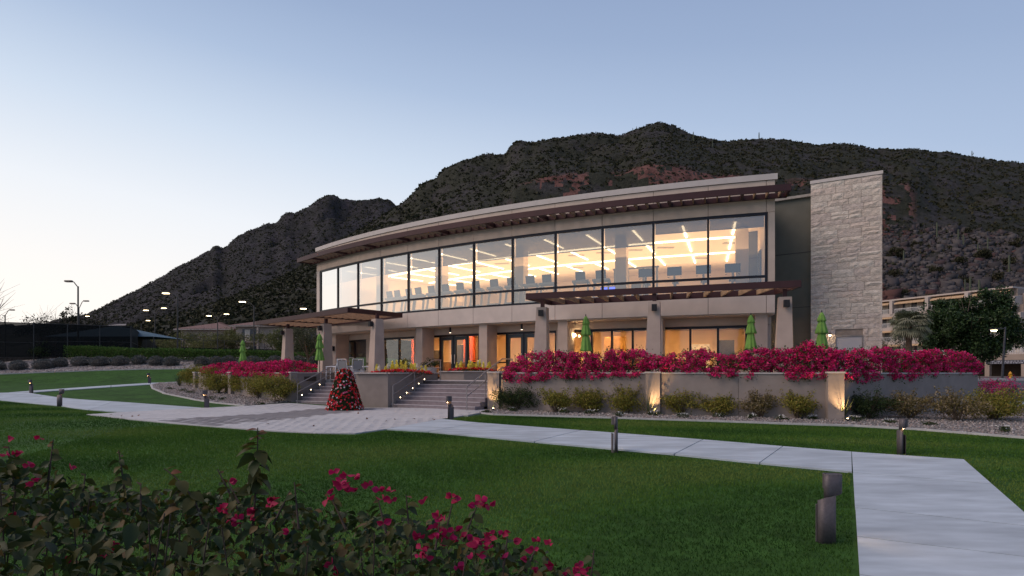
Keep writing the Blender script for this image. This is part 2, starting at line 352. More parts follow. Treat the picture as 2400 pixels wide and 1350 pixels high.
# grass blades: near lawn
def blades(name, poly, n, h, seed):
    g = np.random.default_rng(seed); x, y = scatter(poly, n, g); n = len(x); z = gz(x, y); a = g.uniform(0, 6.28, n); hh = h * g.uniform(.5, 1.3, n); w = .0035 + .0005 * y
    lx, ly = g.normal(size=n) * hh * .5, g.normal(size=n) * hh * .5
    V = np.stack([np.stack([x - np.cos(a) * w, y - np.sin(a) * w, z - .005], -1), np.stack([x + np.cos(a) * w, y + np.sin(a) * w, z - .005], -1), np.stack([x + lx, y + ly, z + hh], -1)], 1).reshape(-1, 3)
    m_ = M('grass_blade', (0, 0, 0), .8, attr=[(.024, .066, .010), (.045, .112, .015), (.08, .16, .02), (.13, .19, .038)], spec=.2, trans=.25)
    o = put(name, fastmesh(name, V, np.arange(n * 3).reshape(-1, 3), m_, np.clip(.42 * g.uniform(0, 1, n) + 1.5 * (vnoise0(x / 2.6, y / 1.1) - .5) + .36, 0, 1), 3)); o['kind'] = 'stuff'; return o
LE = [tuple(A0 + pdir * a) for a in (-.4, -3, -6, -9)]
near_lawn = [(-7, 4.3), (-10, 12), (-11, 17)] + gp((420, 997), (640, 1015), (832, 1021), (903, 1011), (1003, 1017), (1252, 1041), (1580, 1071), (1780, 1092), (1985, 1112)) + [tuple(Vector(p) - pn * .03) for p in LE] + [(1.6, 4.3)]
tag(blades('lawn_grass', near_lawn, 190000, .032, 4), 'mown green grass blades covering the near lawn', 'grass')
left_lawn = gp((-60, 946), (0, 941), (142, 955), (207, 964), (290, 971), (300, 986), (420, 997)) + [(-11, 17), (-10, 12), (-16, 12), (-30, 24)]
tag(blades('lawn_grass', left_lawn, 60000, .034, 6), 'mown green grass blades on the lawn beside the left path', 'grass')
strip = gp((1040, 986), (1100, 978), (1160, 975), (1302, 979), (1500, 985), (1880, 998), (2150, 1010), (2395, 1030), (2500, 1060), (2400, 1225), (2255, 1078), (1995, 1059), (1835, 1046), (1648, 1030), (1362, 1008), (1123, 990))
tag(blades('lawn_grass', strip, 60000, .032, 5), 'mown green grass blades in the strip before the planter wall', 'grass')
# ------------------------------------------------------------------ mountains
def vnoise(x, y, seed=0, octaves=5, gain=.5):
    """value noise, numpy"""
    out = np.zeros_like(x, float); amp = 1; tot = 0
    for o in range(octaves):
        xi = np.floor(x).astype(np.int64); yi = np.floor(y).astype(np.int64); fx = x - xi; fy = y - yi; fx = fx * fx * (3 - 2 * fx); fy = fy * fy * (3 - 2 * fy)
        def h(a, b):
            n = (a * 374761393 + b * 668265263 + (seed + o) * 974711) & 0x7fffffff; n = ((n ^ (n >> 13)) * 1274126177) & 0x7fffffff; return ((n ^ (n >> 16)) & 0xffff) / 65535.0
        v = (h(xi, yi) * (1 - fx) + h(xi + 1, yi) * fx) * (1 - fy) + (h(xi, yi + 1) * (1 - fx) + h(xi + 1, yi + 1) * fx) * fy
        out += v * amp; tot += amp; amp *= gain; x = x * 2.03 + 7.1; y = y * 2.03 + 3.7
    return out / tot
def rock_mat(name, scrub, rock, red, redamt):
    m = bpy.data.materials.new(name); m.use_nodes = True; t = m.node_tree; n = t.nodes; l = t.links; b = n['Principled BSDF']; b.inputs['Roughness'].default_value = .95; b.inputs['Specular IOR Level'].default_value = .1
    tcn = n.new('ShaderNodeTexCoord'); geo = n.new('ShaderNodeNewGeometry'); sx = n.new('ShaderNodeSeparateXYZ'); l.new(geo.outputs['Normal'], sx.inputs[0])
    def noise(s, d=6, st=None):
        q = n.new('ShaderNodeTexNoise'); q.inputs['Scale'].default_value = s; q.inputs['Detail'].default_value = d; q.inputs['Roughness'].default_value = .65
        if st:
            mp = n.new('ShaderNodeMapping'); mp.inputs['Scale'].default_value = st; l.new(tcn.outputs['Object'], mp.inputs[0]); l.new(mp.outputs[0], q.inputs['Vector'])
        else: l.new(tcn.outputs['Object'], q.inputs['Vector'])
        return q.outputs['Fac']
    def ramp(f, cols, p):
        q = n.new('ShaderNodeValToRGB'); l.new(f, q.inputs[0]); ramp_stops(q.color_ramp, cols)
        for e, pp in zip(q.color_ramp.elements, p): e.position = pp
        return q.outputs[0]
    def mix(f, a, c):
        q = n.new('ShaderNodeMix'); q.data_type = 'RGBA'; l.new(f, q.inputs[0]) if not isinstance(f, float) else None
        l.new(a, q.inputs[6]); l.new(c, q.inputs[7]); return q.outputs[2]
    sc_ = ramp(noise(.35, 8), [tuple(c * .62 for c in scrub), scrub, tuple(c * 1.35 for c in scrub)], (.32, .5, .7))
    rk = ramp(noise(.5, 8), [tuple(c * .5 for c in rock), rock, tuple(c * 1.5 for c in rock)], (.3, .5, .72))
    rd = ramp(noise(.22, 8, (1, 1, .25)), [tuple(c * .4 for c in red), red, (red[0] * 1.3, red[1] * 1.4, red[2] * 1.4)], (.33, .5, .7))
    patch = ramp(noise(.06, 5), [(0, 0, 0), (1, 1, 1)], (.47, .60)); col = mix(patch, sc_, rk)
    stp = mth('SUBTRACT', 1, sx.outputs[2], tree=t); sm = ramp(mth('ADD', stp, mth('MULTIPLY', mth('SUBTRACT', noise(.15, 5), .5, tree=t), .35, tree=t), tree=t), [(0, 0, 0), (1, 1, 1)], (redamt, redamt + .1))
    red = n.new('ShaderNodeAttribute'); red.attribute_name = 'rnd'; col = mix(mth('MULTIPLY', red.outputs['Fac'], mth('GREATER_THAN', noise(.3, 4), .44, tree=t), tree=t), col, rd); l.new(col, b.inputs['Base Color'])
    bp = n.new('ShaderNodeBump'); bp.inputs['Strength'].default_value = .9; bp.inputs['Distance'].default_value = 1.2; l.new(noise(.7, 8), bp.inputs['Height']); l.new(bp.outputs[0], b.inputs['Normal']); return m
near_ridge = [(-900, 800), (200, 790), (300, 768), (450, 735), (560, 695), (660, 655), (740, 612), (800, 572), (850, 535), (900, 503), (933, 483), (943, 480), (962, 463), (987, 438), (1019, 426), (1042, 401), (1083, 384), (1100, 380), (1133, 370), (1183, 367), (1192, 355), (1204, 340), (1229, 339), (1242, 343), (1292, 336), (1337, 328), (1371, 326), (1400, 322), (1454, 329), (1483, 317), (1517, 303), (1542, 299), (1575, 303), (1608, 313), (1637, 322), (1687, 332), (1733, 334), (1779, 336), (1847, 339), (1881, 345), (1918, 350), (1955, 348), (2011, 351), (2064, 359), (2095, 361), (2127, 358), (2189, 362), (2226, 362), (2267, 373), (2323, 381), (2379, 387), (2450, 395), (2700, 440), (3000, 500), (3400, 620)]
far_ridge = [(-900, 790), (-300, 775), (80, 762), (150, 752), (200, 742), (233, 728), (263, 712), (287, 700), (317, 687), (343, 673), (387, 648), (413, 630), (440, 618), (467, 602), (490, 590), (502, 578), (510, 578), (520, 583), (533, 578), (547, 562), (583, 543), (600, 540), (620, 527), (647, 525), (667, 502), (680, 500), (690, 503), (723, 487), (743, 470), (767, 459), (783, 459), (797, 467), (840, 472), (867, 470), (890, 465), (917, 470), (930, 483), (960, 500), (1100, 560), (1400, 620), (2000, 700)]
def mountain(name, ridge, D0, D1, prof, px0, px1, step, rows, mat, amp, seed, cliff=None):
    px = np.arange(px0, px1, step); ry = np.interp(px, [p[0] for p in ridge], [p[1] for p in ridge]); t = np.concatenate([np.linspace(0, 1, rows), np.linspace(1.03, 1.5, 10)])
    Pm, T = np.meshgrid(px, t); RY = np.broadcast_to(ry, Pm.shape); D = D0 + (D1 - D0) * T; X = (Pm - CX) / F * D
    zr = EYE + (HY - RY) / F * D1; s = np.interp(T, [p[0] for p in prof], [p[1] for p in prof]); s = np.where(T > 1, 1 - (T - 1) * 1.1, s)
    if cliff is not None:      # the quarried cliff exists only over part of the slope
        w = np.interp(px, [p[0] for p in cliff[1]], [p[1] for p in cliff[1]]); s2 = np.interp(T, [p[0] for p in cliff[0]], [p[1] for p in cliff[0]]); s = np.where(T <= 1, s + (s2 - s) * w, s)
    Z = .5 + (zr - .5) * s
    fade = np.clip(T * 3, 0, 1) * np.where(T > .9, np.clip((1 - T) * 10, .0, 1), 1); n1 = vnoise(X / 46, D / 46, seed, 6, .55); rid = 1 - np.abs(2 * n1 - 1)
    n3 = vnoise(X / 9, D / 9, seed + 9, 4, .55); Z = Z + fade * ((n1 - .5) * amp + (rid - .7) * amp * .6) + np.clip(T * 6, 0, 1) * (n3 - .5) * amp * .14
    jag = (vnoise(X / 7, D / 30, seed + 3, 3) - .5) * amp * .10; Z = Z + np.where(T >= .97, jag, 0)
    nr, nc = Pm.shape; i_, j_ = np.meshgrid(np.arange(nc - 1), np.arange(nr - 1)); b = (j_ * nc + i_).ravel()
    o = put(name, fastmesh(name, np.stack([X, D, Z], -1).reshape(-1, 3), np.stack([b, b + 1, b + nc + 1, b + nc], 1), mat, (np.zeros(len(b)) if cliff is None else (np.interp(T, [.42, .455, .535, .56], [0, 1, 1, 0]) * np.interp(Pm, [1180, 1280, 2125, 2150], [0, 1, 1, 0]) * (vnoise(X / 14, D / 14, 55, 3) > .40)).ravel()[b]), 4, False)); o['kind'] = 'structure'
    return px, t, X, D, Z
mm_near = rock_mat('scrub_slope', (.034, .035, .025), (.046, .043, .042), (.15, .072, .06), .36); mm_far = rock_mat('far_slope', (.028, .028, .028), (.041, .038, .043), (.06, .052, .055), .62)
base_prof = [(0, 0), (.25, .17), (.5, .43), (.75, .73), (.92, .94), (1, 1)]; cl_prof = [(0, 0), (.25, .17), (.46, .37), (.50, .46), (.535, .555), (.75, .77), (.92, .95), (1, 1)]
NR = mountain('mountain', near_ridge, 125, 430, base_prof, -300, 3300, 5, 120, mm_near, 15, 3, (cl_prof, [(1000, 0), (1180, .5), (1260, 1), (2130, 1), (2200, .25), (2500, .1)]))
FR = mountain('mountain_ridge', far_ridge, 300, 720, base_prof, -900, 1800, 5, 80, mm_far, 24, 21)
def on_mtn(Q, px, T):
    pxs, t, X, D, Z = Q; a = np.interp(px, pxs, np.arange(len(pxs))); b = np.interp(T, t, np.arange(len(t))); i = a.astype(int).clip(0, len(pxs) - 2); j = b.astype(int).clip(0, len(t) - 2); fa, fb = a - i, b - j
    S = lambda A: (A[j, i] * (1 - fa) + A[j, i + 1] * fa) * (1 - fb) + (A[j + 1, i] * (1 - fa) + A[j + 1, i + 1] * fa) * fb
    return np.stack([S(X), S(D), S(Z)], -1)
scrub_m = M('scrub_leaf', (0, 0, 0), .9, attr=[(.026, .029, .015), (.034, .036, .018), (.043, .043, .023), (.056, .050, .030)], spec=.1)
def scrub(Q, n, px0, px1, t0, t1, r, k, seed, name, label, tp=1.0):
    g = np.random.default_rng(seed); p = on_mtn(Q, g.uniform(px0, px1, n), t0 + (t1 - t0) * g.uniform(0, 1, n) ** tp); rr = r * g.uniform(.5, 1.5, n)
    d = g.normal(size=(n, k, 3)); d /= np.linalg.norm(d, axis=2)[..., None]; d[..., 2] = np.abs(d[..., 2]) * .85; c = (p[:, None] + d * (rr[:, None] * g.uniform(.5, 1, (n, k)))[..., None]).reshape(-1, 3)
    rb = np.clip(np.repeat(g.uniform(0, 1, n), k) + g.normal(size=n * k) * .12, 0, 1)
    o = leaves(name, c, np.repeat(rr, k) * (1.15 if k < 12 else .8), scrub_m, None, .8, up=.2, rnd=rb, seed=seed); tag(o, label, 'scrub', kind='stuff'); return o
scrub(NR, 15000, 500, 2450, .30, 1.0, .8, 7, 31, 'desert_scrub', 'dark olive scrub dotted over the near mountain slope', .8)
scrub(FR, 13000, 150, 1000, .1, 1.0, 1.05, 5, 32, 'desert_scrub', 'dark scrub dotted over the far mountain ridge', .9)
scrub(NR, 5000, 100, 1050, .0, 1.0, 1.2, 9, 35, 'desert_scrub', 'dark scrub at the mountain foot behind the courts')
for i, (px, T, r, k) in enumerate([(2100, .36, 4.5, 90), (2150, .40, 3.5, 90), (2190, .30, 4, 90), (2205, .42, 3.2, 80), (2245, .33, 4, 90), (2260, .27, 3.6, 90), (2300, .36, 4.6, 100), (2330, .28, 3.8, 90), (2365, .34, 4.2, 90), (2390, .22, 3.5, 90), (2290, .18, 3.6, 90), (2240, .14, 3.8, 90), (2340, .13, 3.3, 80), (2180, .2, 3.0, 90), (2110, .22, 3.2, 80), (2100, .29, 3.4, 80), (2150, .12, 2.6, 80), (2380, .42, 4, 80), (2090, .14, 2.6, 80), (2270, .46, 4, 80)]):
    g = np.random.default_rng(400 + i); c = on_mtn(NR, np.array([px]), np.array([T]))[0]; t_ = thing('desert_bush', 'rounded green desert bush among the grey boulders of the slope', 'bush', c, group='bushes on the boulder slope')
    leaves('foliage', clumps(k * 5, (0, 0, r * .45), (r * .8, r * .8, r * .5), g, 9, .5), r * .2, scrub_m, t_, .6, seed=i, rnd=g.uniform(.35, 1, k * 5)); mb = MB()
    for q in range(5): mb.tube([(0, 0, -.3), (random.uniform(-.5, .5) * r, random.uniform(-.5, .5) * r, r * .6)], [.09, .03], 4)
    mb.build('stem', M('bush_stem', (.09, .07, .05), .9), t_)
# boulders of the talus
g = np.random.default_rng(77); n = 9000; p = on_mtn(NR, 2040 + 460 * g.uniform(0, 1, n) ** .9, .01 + .47 * g.uniform(0, 1, n)); s = np.exp(g.normal(-.15, .5, n)).clip(.3, 3.2)
cb = np.array([[-1, -1, -1], [1, -1, -1], [1, 1, -1], [-1, 1, -1], [-1, -1, 1], [1, -1, 1], [1, 1, 1], [-1, 1, 1]], float) * .5; fq = np.array([[3, 2, 1, 0], [4, 5, 6, 7], [0, 1, 5, 4], [1, 2, 6, 5], [2, 3, 7, 6], [3, 0, 4, 7]])
v = cb[None] * s[:, None, None] * g.uniform(.55, 1.3, (n, 1, 3)) + g.normal(size=(n, 8, 3)) * (s * .15)[:, None, None]; a = g.uniform(0, 6.28, n)
Vb = np.stack([v[..., 0] * np.cos(a)[:, None] - v[..., 1] * np.sin(a)[:, None], v[..., 0] * np.sin(a)[:, None] + v[..., 1] * np.cos(a)[:, None], v[..., 2]], -1) + p[:, None] + np.array([0, 0, .1])
redz = ((np.abs(p[:, 0] - 118 + (p[:, 1] - 190) * -.3) < 5) | (vnoise(p[:, 0] / 22, p[:, 1] / 22, 5) > .74)); rr = np.where(redz, g.uniform(.75, 1, n), g.uniform(0, .72, n))
bo = put('boulders', fastmesh('boulders', Vb.reshape(-1, 3), (fq[None] + (np.arange(n) * 8)[:, None, None]).reshape(-1, 4), M('talus_rock', (0, 0, 0), .95, attr=[(.035, .032, .034), (.065, .06, .062), (.10, .09, .088), (.058, .052, .056), (.085, .045, .042), (.115, .06, .053)], spec=.1), np.repeat(rr, 6), 4)); tag(bo, 'loose grey and reddish boulders of the talus slope', 'rocks', kind='stuff')
# saguaros
sag_m = M('saguaro_skin', (.075, .085, .055), .9, .2, 3, .3, 8)
def saguaro(c, h, arms, label):
    t_ = thing('saguaro_cactus', label, 'cactus', c, random.uniform(0, 6), 'saguaros on the mountain'); r = h * .045
    MB().lathe([(r * .85, -.4), (r, h * .3), (r * 1.05, h * .7), (r * .8, h * .93), (r * .35, h)], (0, 0, 0), 10, lambda a, i: 1 + .06 * math.cos(5 * a)).build('trunk', sag_m, t_)
    for k in range(arms):
        s = 1 if k % 2 else -1; z0 = h * random.uniform(.35, .55); MB().tube([(0, 0, z0), (s * r * 2.6, 0, z0 + .1), (s * r * 3.4, 0, z0 + h * .1), (s * r * 3.4, 0, z0 + h * random.uniform(.2, .34))], r * .62, 7).build('arm', sag_m, t_)
for i, (px, T, h, arms) in enumerate([(1779, .995, 7.5, 0), (1832, .99, 4, 0), (1440, .99, 4, 0), (1483, .985, 4.5, 0), (1492, .985, 4.5, 1), (1427, .985, 3, 0), (1432, .985, 3.4, 0), (2278, .985, 6, 1), (2196, .44, 7, 0), (2246, .42, 6.5, 0), (2258, .40, 6, 0), (2315, .39, 6, 0), (2292, .37, 5.5, 0), (2365, .31, 7, 0), (2274, .235, 6.5, 0), (2262, .245, 5, 0), (2295, .2, 7.5, 2), (2310, .15, 7.5, 1), (2378, .12, 6.5, 2), (2080, .085, 6.5, 1), (2118, .335, 5, 0), (2070, .985, 3, 0), (1625, .8, 6, 0), (1670, .78, 5, 0), (1920, .99, 3, 0)]):
    c = on_mtn(NR, np.array([px]), np.array([T]))[0]; on = 'standing on the mountain skyline' if T > .9 else ('on the upper mountain slope above the roof' if T > .7 else 'standing among boulders on the slope'); saguaro(c, h, arms, ('tall ' if h > 7 else ('short ' if h < 4.5 else '')) + ('branching' if arms else 'single-stemmed') + ' saguaro cactus ' + on)
# houses on the far foothill
def hillhouse(px, T, w, h, wallc, roofc, label):
    c = on_mtn(FR, np.array([px]), np.array([T]))[0]; t_ = thing('hillside_house', label, 'house', c, group='houses on the far foothill')
    wm = M('house_wall_' + wallc[0], wallc[1], .9); rm = M('house_roof_' + roofc[0], roofc[1], .9); dk = M('house_glass', (.02, .02, .03), .2, .1, 3)
    MB().box((0, 0, h * .2), (w, w * .6, h * 1.6)).build('wall', wm, t_); MB().box((w * .45, -1, h * .1), (w * .5, w * .6, h * 1.1)).build('wing', wm, t_)
    MB().add([(-w * .56, -w * .36, h), (w * .56, -w * .36, h), (w * .56, w * .36, h), (-w * .56, w * .36, h), (-w * .3, 0, h * 1.45), (w * .3, 0, h * 1.45)], [(0, 1, 5, 4), (1, 2, 5), (2, 3, 4, 5), (3, 0, 4), (3, 2, 1, 0)]).build('roof', rm, t_)
    for k in range(3): MB().box((-w * .33 + k * w * .28, -w * .3 - .05, h * .5), (w * .14, .1, h * .45)).build('window', dk, t_)
hillhouse(300, .47, 22, 4, ('pale', (.42, .40, .38)), ('grey', (.22, .2, .19)), 'pale flat house high on the dark foothill shoulder'); hillhouse(286, .27, 26, 5, ('tan', (.36, .27, .22)), ('red', (.28, .07, .05)), 'red-roofed tan house low on the foothill'); hillhouse(255, .27, 12, 4, ('pale', (.4, .4, .4)), ('grey', (.22, .2, .19)), 'small pale house beside the red-roofed hillside house')
# ------------------------------------------------------------------ the fitness building: a convex curved front
CC = Vector((25.435, 75.172)); RF = 52.02; TERR = 1.15
def ap(r, th): a = R_(th); return (CC.x + r * math.sin(a), CC.y - r * math.cos(a))
def th_at(px, r):
    d = np.array([(px - CX) / F, 1.0]); c = np.array(CC); b = d @ c; q = d @ d; t = (b - math.sqrt(b * b - q * (c @ c - r * r))) / q; p = d * t
    return math.degrees(math.atan2(p[0] - c[0], c[1] - p[1]))
def arcbox(mb, r0, r1, t0, t1, z0, z1, n=None):
    n = n or max(1, int(abs(t1 - t0) / 1.3)); T = [t0 + (t1 - t0) * i / n for i in range(n + 1)]; o = len(mb.v)
    for t in T:
        for r, z in ((r0, z0), (r1, z0), (r1, z1), (r0, z1)): mb.v.append((*ap(r, t), z))
    for i in range(n):
        for k in range(4): a = o + i * 4; mb.f.append((a + k, a + 4 + k, a + 4 + (k + 1) % 4, a + (k + 1) % 4))
    mb.f.append((o + 0, o + 1, o + 2, o + 3)); e = o + n * 4; mb.f.append((e + 3, e + 2, e + 1, e)); return mb
stuc = M('tan_stucco', (.52, .415, .34), .9, .07, 2, .08, 60, var2=.1, scale2=.4); stuc2 = M('pale_stucco_panel', (.55, .465, .41), .85, .06, 2, .05, 60, var2=.08, scale2=.3)
pier_m = M('pier_stucco', (.43, .335, .28), .9, .08, 2, .08, 60); wall_m = M('planter_stucco', (.27, .225, .20), .92, .08, 2.4, .12, 70, var2=.08, scale2=.6)
cop_m = M('metal_coping', (.50, .45, .42), .7, .06, 3); back_m = M('dark_backing', (.05, .045, .045), .9)
mull_m = M('dark_bronze_frame', (.018, .018, .024), .35, .1, 4, metal=.6); maroon = M('maroon_steel', (.048, .016, .017), .5, .12, 3, metal=.25); wood_m = M('wood_rafter', (.30, .20, .125), .7, .3, 3, .1, 30, stretch=(1, 1, 1))
green_m = M('olive_stucco', (.115, .112, .092), .92, .08, 2, .08, 60, var2=.06, scale2=.4); inn_m = M('interior_paint', (.76, .62, .48), .9, .03, 2); ceil_m = M('interior_ceiling', (.88, .78, .66), .9, .02, 2); floor_m = M('gym_floor', (.46, .37, .28), .6, .12, 2)
brick_m = M('red_brick', (.20, .07, .045), .9, .25, 5, .3, 14)
def glass(name, refl, tint, rough=0.0):
    m = bpy.data.materials.new(name); m.use_nodes = True; t = m.node_tree; n = t.nodes; l = t.links; n.remove(n['Principled BSDF'])
    lw = n.new('ShaderNodeFresnel'); lw.inputs[0].default_value = 1.55; f = mth('MINIMUM', mth('ADD', mth('MULTIPLY', mth('SUBTRACT', lw.outputs[0], .0465, tree=t), refl[1], tree=t), refl[0], tree=t), .92, tree=t)
    tr = n.new('ShaderNodeBsdfTransparent'); tr.inputs[0].default_value = (*tint, 1); gl = n.new('ShaderNodeBsdfGlossy'); gl.inputs['Roughness'].default_value = rough; gl.inputs[0].default_value = (1, 1, 1, 1)
    nz = n.new('ShaderNodeTexNoise'); nz.inputs['Scale'].default_value = .5; bp = n.new('ShaderNodeBump'); bp.inputs['Strength'].default_value = .02; bp.inputs['Distance'].default_value = .1; l.new(nz.outputs[0], bp.inputs['Height']); l.new(bp.outputs[0], gl.inputs['Normal'])
    mx = n.new('ShaderNodeMixShader'); l.new(f, mx.inputs[0]); l.new(tr.outputs[0], mx.inputs[1]); l.new(gl.outputs[0], mx.inputs[2]); l.new(mx.outputs[0], n['Material Output'].inputs[0]); return m
glass_m = glass('coated_glass', (.19, 12), (.80, .85, .85)); gglass_m = glass('storefront_glass', (.07, 3), (.85, .84, .80))
def shade_mat():
    m = bpy.data.materials.new('mesh_shade'); m.use_nodes = True; t = m.node_tree; n = t.nodes; l = t.links; n.remove(n['Principled BSDF']); d = n.new('ShaderNodeBsdfDiffuse'); d.inputs[0].default_value = (.105, .13, .155, 1); tr = n.new('ShaderNodeBsdfTransparent'); mx = n.new('ShaderNodeMixShader'); mx.inputs[0].default_value = .86
    l.new(tr.outputs[0], mx.inputs[1]); l.new(d.outputs[0], mx.inputs[2]); l.new(mx.outputs[0], n['Material Output'].inputs[0]); return m
shade_m = shade_mat()
B = thing('fitness_building', 'two-storey curved building with tall second-floor glazing and sunshade', 'building', (0, 0, 0))
AN = [-16.4 - 2.565 * k for k in range(13)]      # mullion bearings, right to left
THR, THL = -16.02, -47.75; ZS, ZSill, ZT, ZH, ZTOP = 4.03, 4.84, 5.58, 8.28, 9.87
gap = .011
def panel(name, t0, t1, z0, z1, r0=RF - .02, r1=RF + .08, m=stuc): return arcbox(MB(), r0, r1, t0 + gap, t1 - gap, z0, z1, 2).build(name, m, B)
edges = [THR] + AN + [THL]
for a, b in zip(edges[:-1], edges[1:]):
    panel('spandrel_panel', b, a, ZS, ZSill, m=stuc2); panel('upper_panel', b, a, ZH + .004, 9.6)
panel('end_pier', AN[0] + .07, THR, ZSill + .012, ZH - .01); panel('end_pier', THL, AN[-1] - .07, ZSill + .012, ZH - .01, m=stuc2)
arcbox(MB(), RF - .28, RF - .04, THL, THR, ZH + .05, 9.58).build('parapet_backing', back_m, B); arcbox(MB(), RF - .3, RF - .04, THL, THR, ZS + .02, ZSill - .03).build('spandrel_backing', back_m, B)
arcbox(MB(), RF - .42, RF + .13, THL - .1, THR + .1, 9.62, ZTOP).build('coping', cop_m, B)
for z, h, n_ in ((ZH - .05, .12, 'head_rail'), (ZT, .10, 'transom'), (ZSill + .05, .10, 'sill_rail')): arcbox(MB(), RF - .09, RF + .05, AN[-1], AN[0], z - h / 2, z + h / 2).build(n_, mull_m, B)
for a in AN: arcbox(MB(), RF - .10, RF + .058, a - .05, a + .05, ZSill + .002, ZH - .002, 1).build('mullion', mull_m, B)
for i, (a, b) in enumerate(zip(AN[:-1], AN[1:])):
    for z0, z1 in ((ZSill + .1, ZT - .05), (ZT + .05, ZH - .11)):
        w = MB(); w.add([(*ap(RF, b + .05), z0), (*ap(RF, a - .05), z0), (*ap(RF, a - .05), z1), (*ap(RF, b + .05), z1)], [(0, 1, 2, 3)]); w.build('window_pane', glass_m, B)
    zb = 7.74 if i < 2 else 7.28
    s_ = MB(); s_.add([(*ap(RF - .22, b + .06), zb), (*ap(RF - .22, a - .06), zb), (*ap(RF - .22, a - .06), ZH - .06), (*ap(RF - .22, b + .06), ZH - .06)], [(0, 1, 2, 3)]); s_ = s_.build('roller_shade', shade_m, B)
    MB().bar((*ap(RF - .22, b + .06), zb), (*ap(RF - .22, a - .06), zb), .03, .035).build('hem_bar', M('hem_bar', (.25, .25, .26), .5), s_)
# sunshade
sh = MB(); arcbox(sh, RF + 1.17, RF + 1.25, -48.2, -15.55, 8.79, 9.06, 30); sh.build('sunshade_front_beam', maroon, B)
arcbox(MB(), RF + .16, RF + .26, -48.2, -15.55, 8.79, 9.0, 30).build('sunshade_rear_beam', maroon, B)
for t in (-48.17, -15.6): arcbox(MB(), RF + .262, RF + 1.168, t - .045, t + .045, 8.80, 9.04, 1).build('sunshade_end_beam', maroon, B)
raf = MB().box((0, 0, 0), (.055, .9, .2)).mesh('sunshade_rafter', wood_m); nr = 61
for i in range(nr):
    t = -47.8 + (31.9) * i / (nr - 1); big = i % 6 == 3; o = put('sunshade_rafter', raf, B); x, y = ap(RF + .715, t); o.location = (x, y, 8.92); o.rotation_euler = (0, 0, R_(t))
    if big: MB().box((x, y, 8.9), (.1, .9, .22), R_(t + .12)).build('sunshade_bracket', maroon, B)
# shell
arcbox(MB(), RF - 15, RF - .43, THL, THR, 9.2, 9.45).build('roof', M('roof_membrane', (.4, .39, .37), .9), B); arcbox(MB(), RF - 15, RF - .31, THL + .1, THR - .1, ZSill - .35, ZSill - .01).build('second_floor', floor_m, B)
arcbox(MB(), RF - 14.6, RF - .3, THL + .35, THR - .35, ZH, ZH + .12).build('upper_ceiling', ceil_m, B)
arcbox(MB(), RF - 15.0, RF - 14.6, THL, THR, TERR, 9.19).build('rear_wall', inn_m, B)
arcbox(MB(), RF - 14.6, RF - .3, THL, THL + .35, ZSill, 9.19, 1).build('side_wall', inn_m, B); sw = arcbox(MB(), RF - 14.6, RF - .3, THR - .35, THR, ZSill, 9.19, 1).build('side_wall', inn_m, B)
for k in range(6): # openings in the right-hand inner wall
    r0 = RF - 1.9 - k * 1.15; arcbox(MB(), r0 - .9, r0, THR - .42, THR - .352, ZSill + .1, 7.1, 1).build('inner_window', M('inner_glazing', (.10, .12, .14), .15, .1, 2), sw)
xl, yl = ap(RF - .9, THL - .35); MB().box((xl, yl, 5.0), (.75, .6, 4.6), R_(THL)).build('brick_pier', brick_m, B)
xl, yl = ap(RF - .9, THL - .35); MB().box((xl, yl, 8.5), (.78, .63, 2.35), R_(THL)).build('pier_cap_wall', stuc, B)
# interior lights of the second floor
em2 = EM('warm_strip', (1, .72, .42), 7.0); cove = thing('ceiling_light_array', 'warm glowing linear ceiling lights inside the second floor', 'ceiling light')
for r in (RF - 4.4, RF - 8.4): arcbox(MB(), r - .09, r + .09, THL + 1.2, THR - 1.0, ZH - .05, ZH - .015, 24).build('light_strip', em2, cove)
for i in range(12):
    t = AN[i] - 1.28
    for r0, r1 in ((RF - 3.7, RF - 1.25), (RF - 7.4, RF - 4.75), (RF - 11.2, RF - 8.75)): arcbox(MB(), r0, r1, t - .05, t + .05, ZH - .05, ZH - .015, 1).build('light_strip', em2, cove)
for i in range(6):      # added area lights without any fixture, to brighten the ceiling evenly
    t = AN[0] - 2.6 - i * 5.13; x, y = ap(RF - 6.6, t); al = bpy.data.lights.new('ceiling_fill', 'AREA'); al.shape = 'RECTANGLE'; al.size = 4.2; al.size_y = 11.0; al.energy = 165; al.color = (1, .60, .31); ao = bpy.data.objects.new('ceiling_fill', al); COL.objects.link(ao); ao.parent = cove; ao.location = (x, y, ZH - 1.1); ao.rotation_euler = (math.pi, 0, R_(t))
for i in range(14):
    t = AN[0] - 1.2 - i * 2.1; r = RF - random.choice((2.6, 5.9, 9.7)); x, y = ap(r, t); MB().box((x, y, ZH - .02), (.9, .3, .03), R_(t + 20)).build('air_vent', M('vent_grey', (.45, .42, .38), .6), B)
for i in range(5):
    x, y = ap(RF - 2.3, AN[0] - .9 - i * 6.4); MB().box((x, y, (ZSill + ZH) / 2), (.55, .55, ZH - ZSill - .02), R_(AN[0] - i * 6.4)).build('column', inn_m, B)
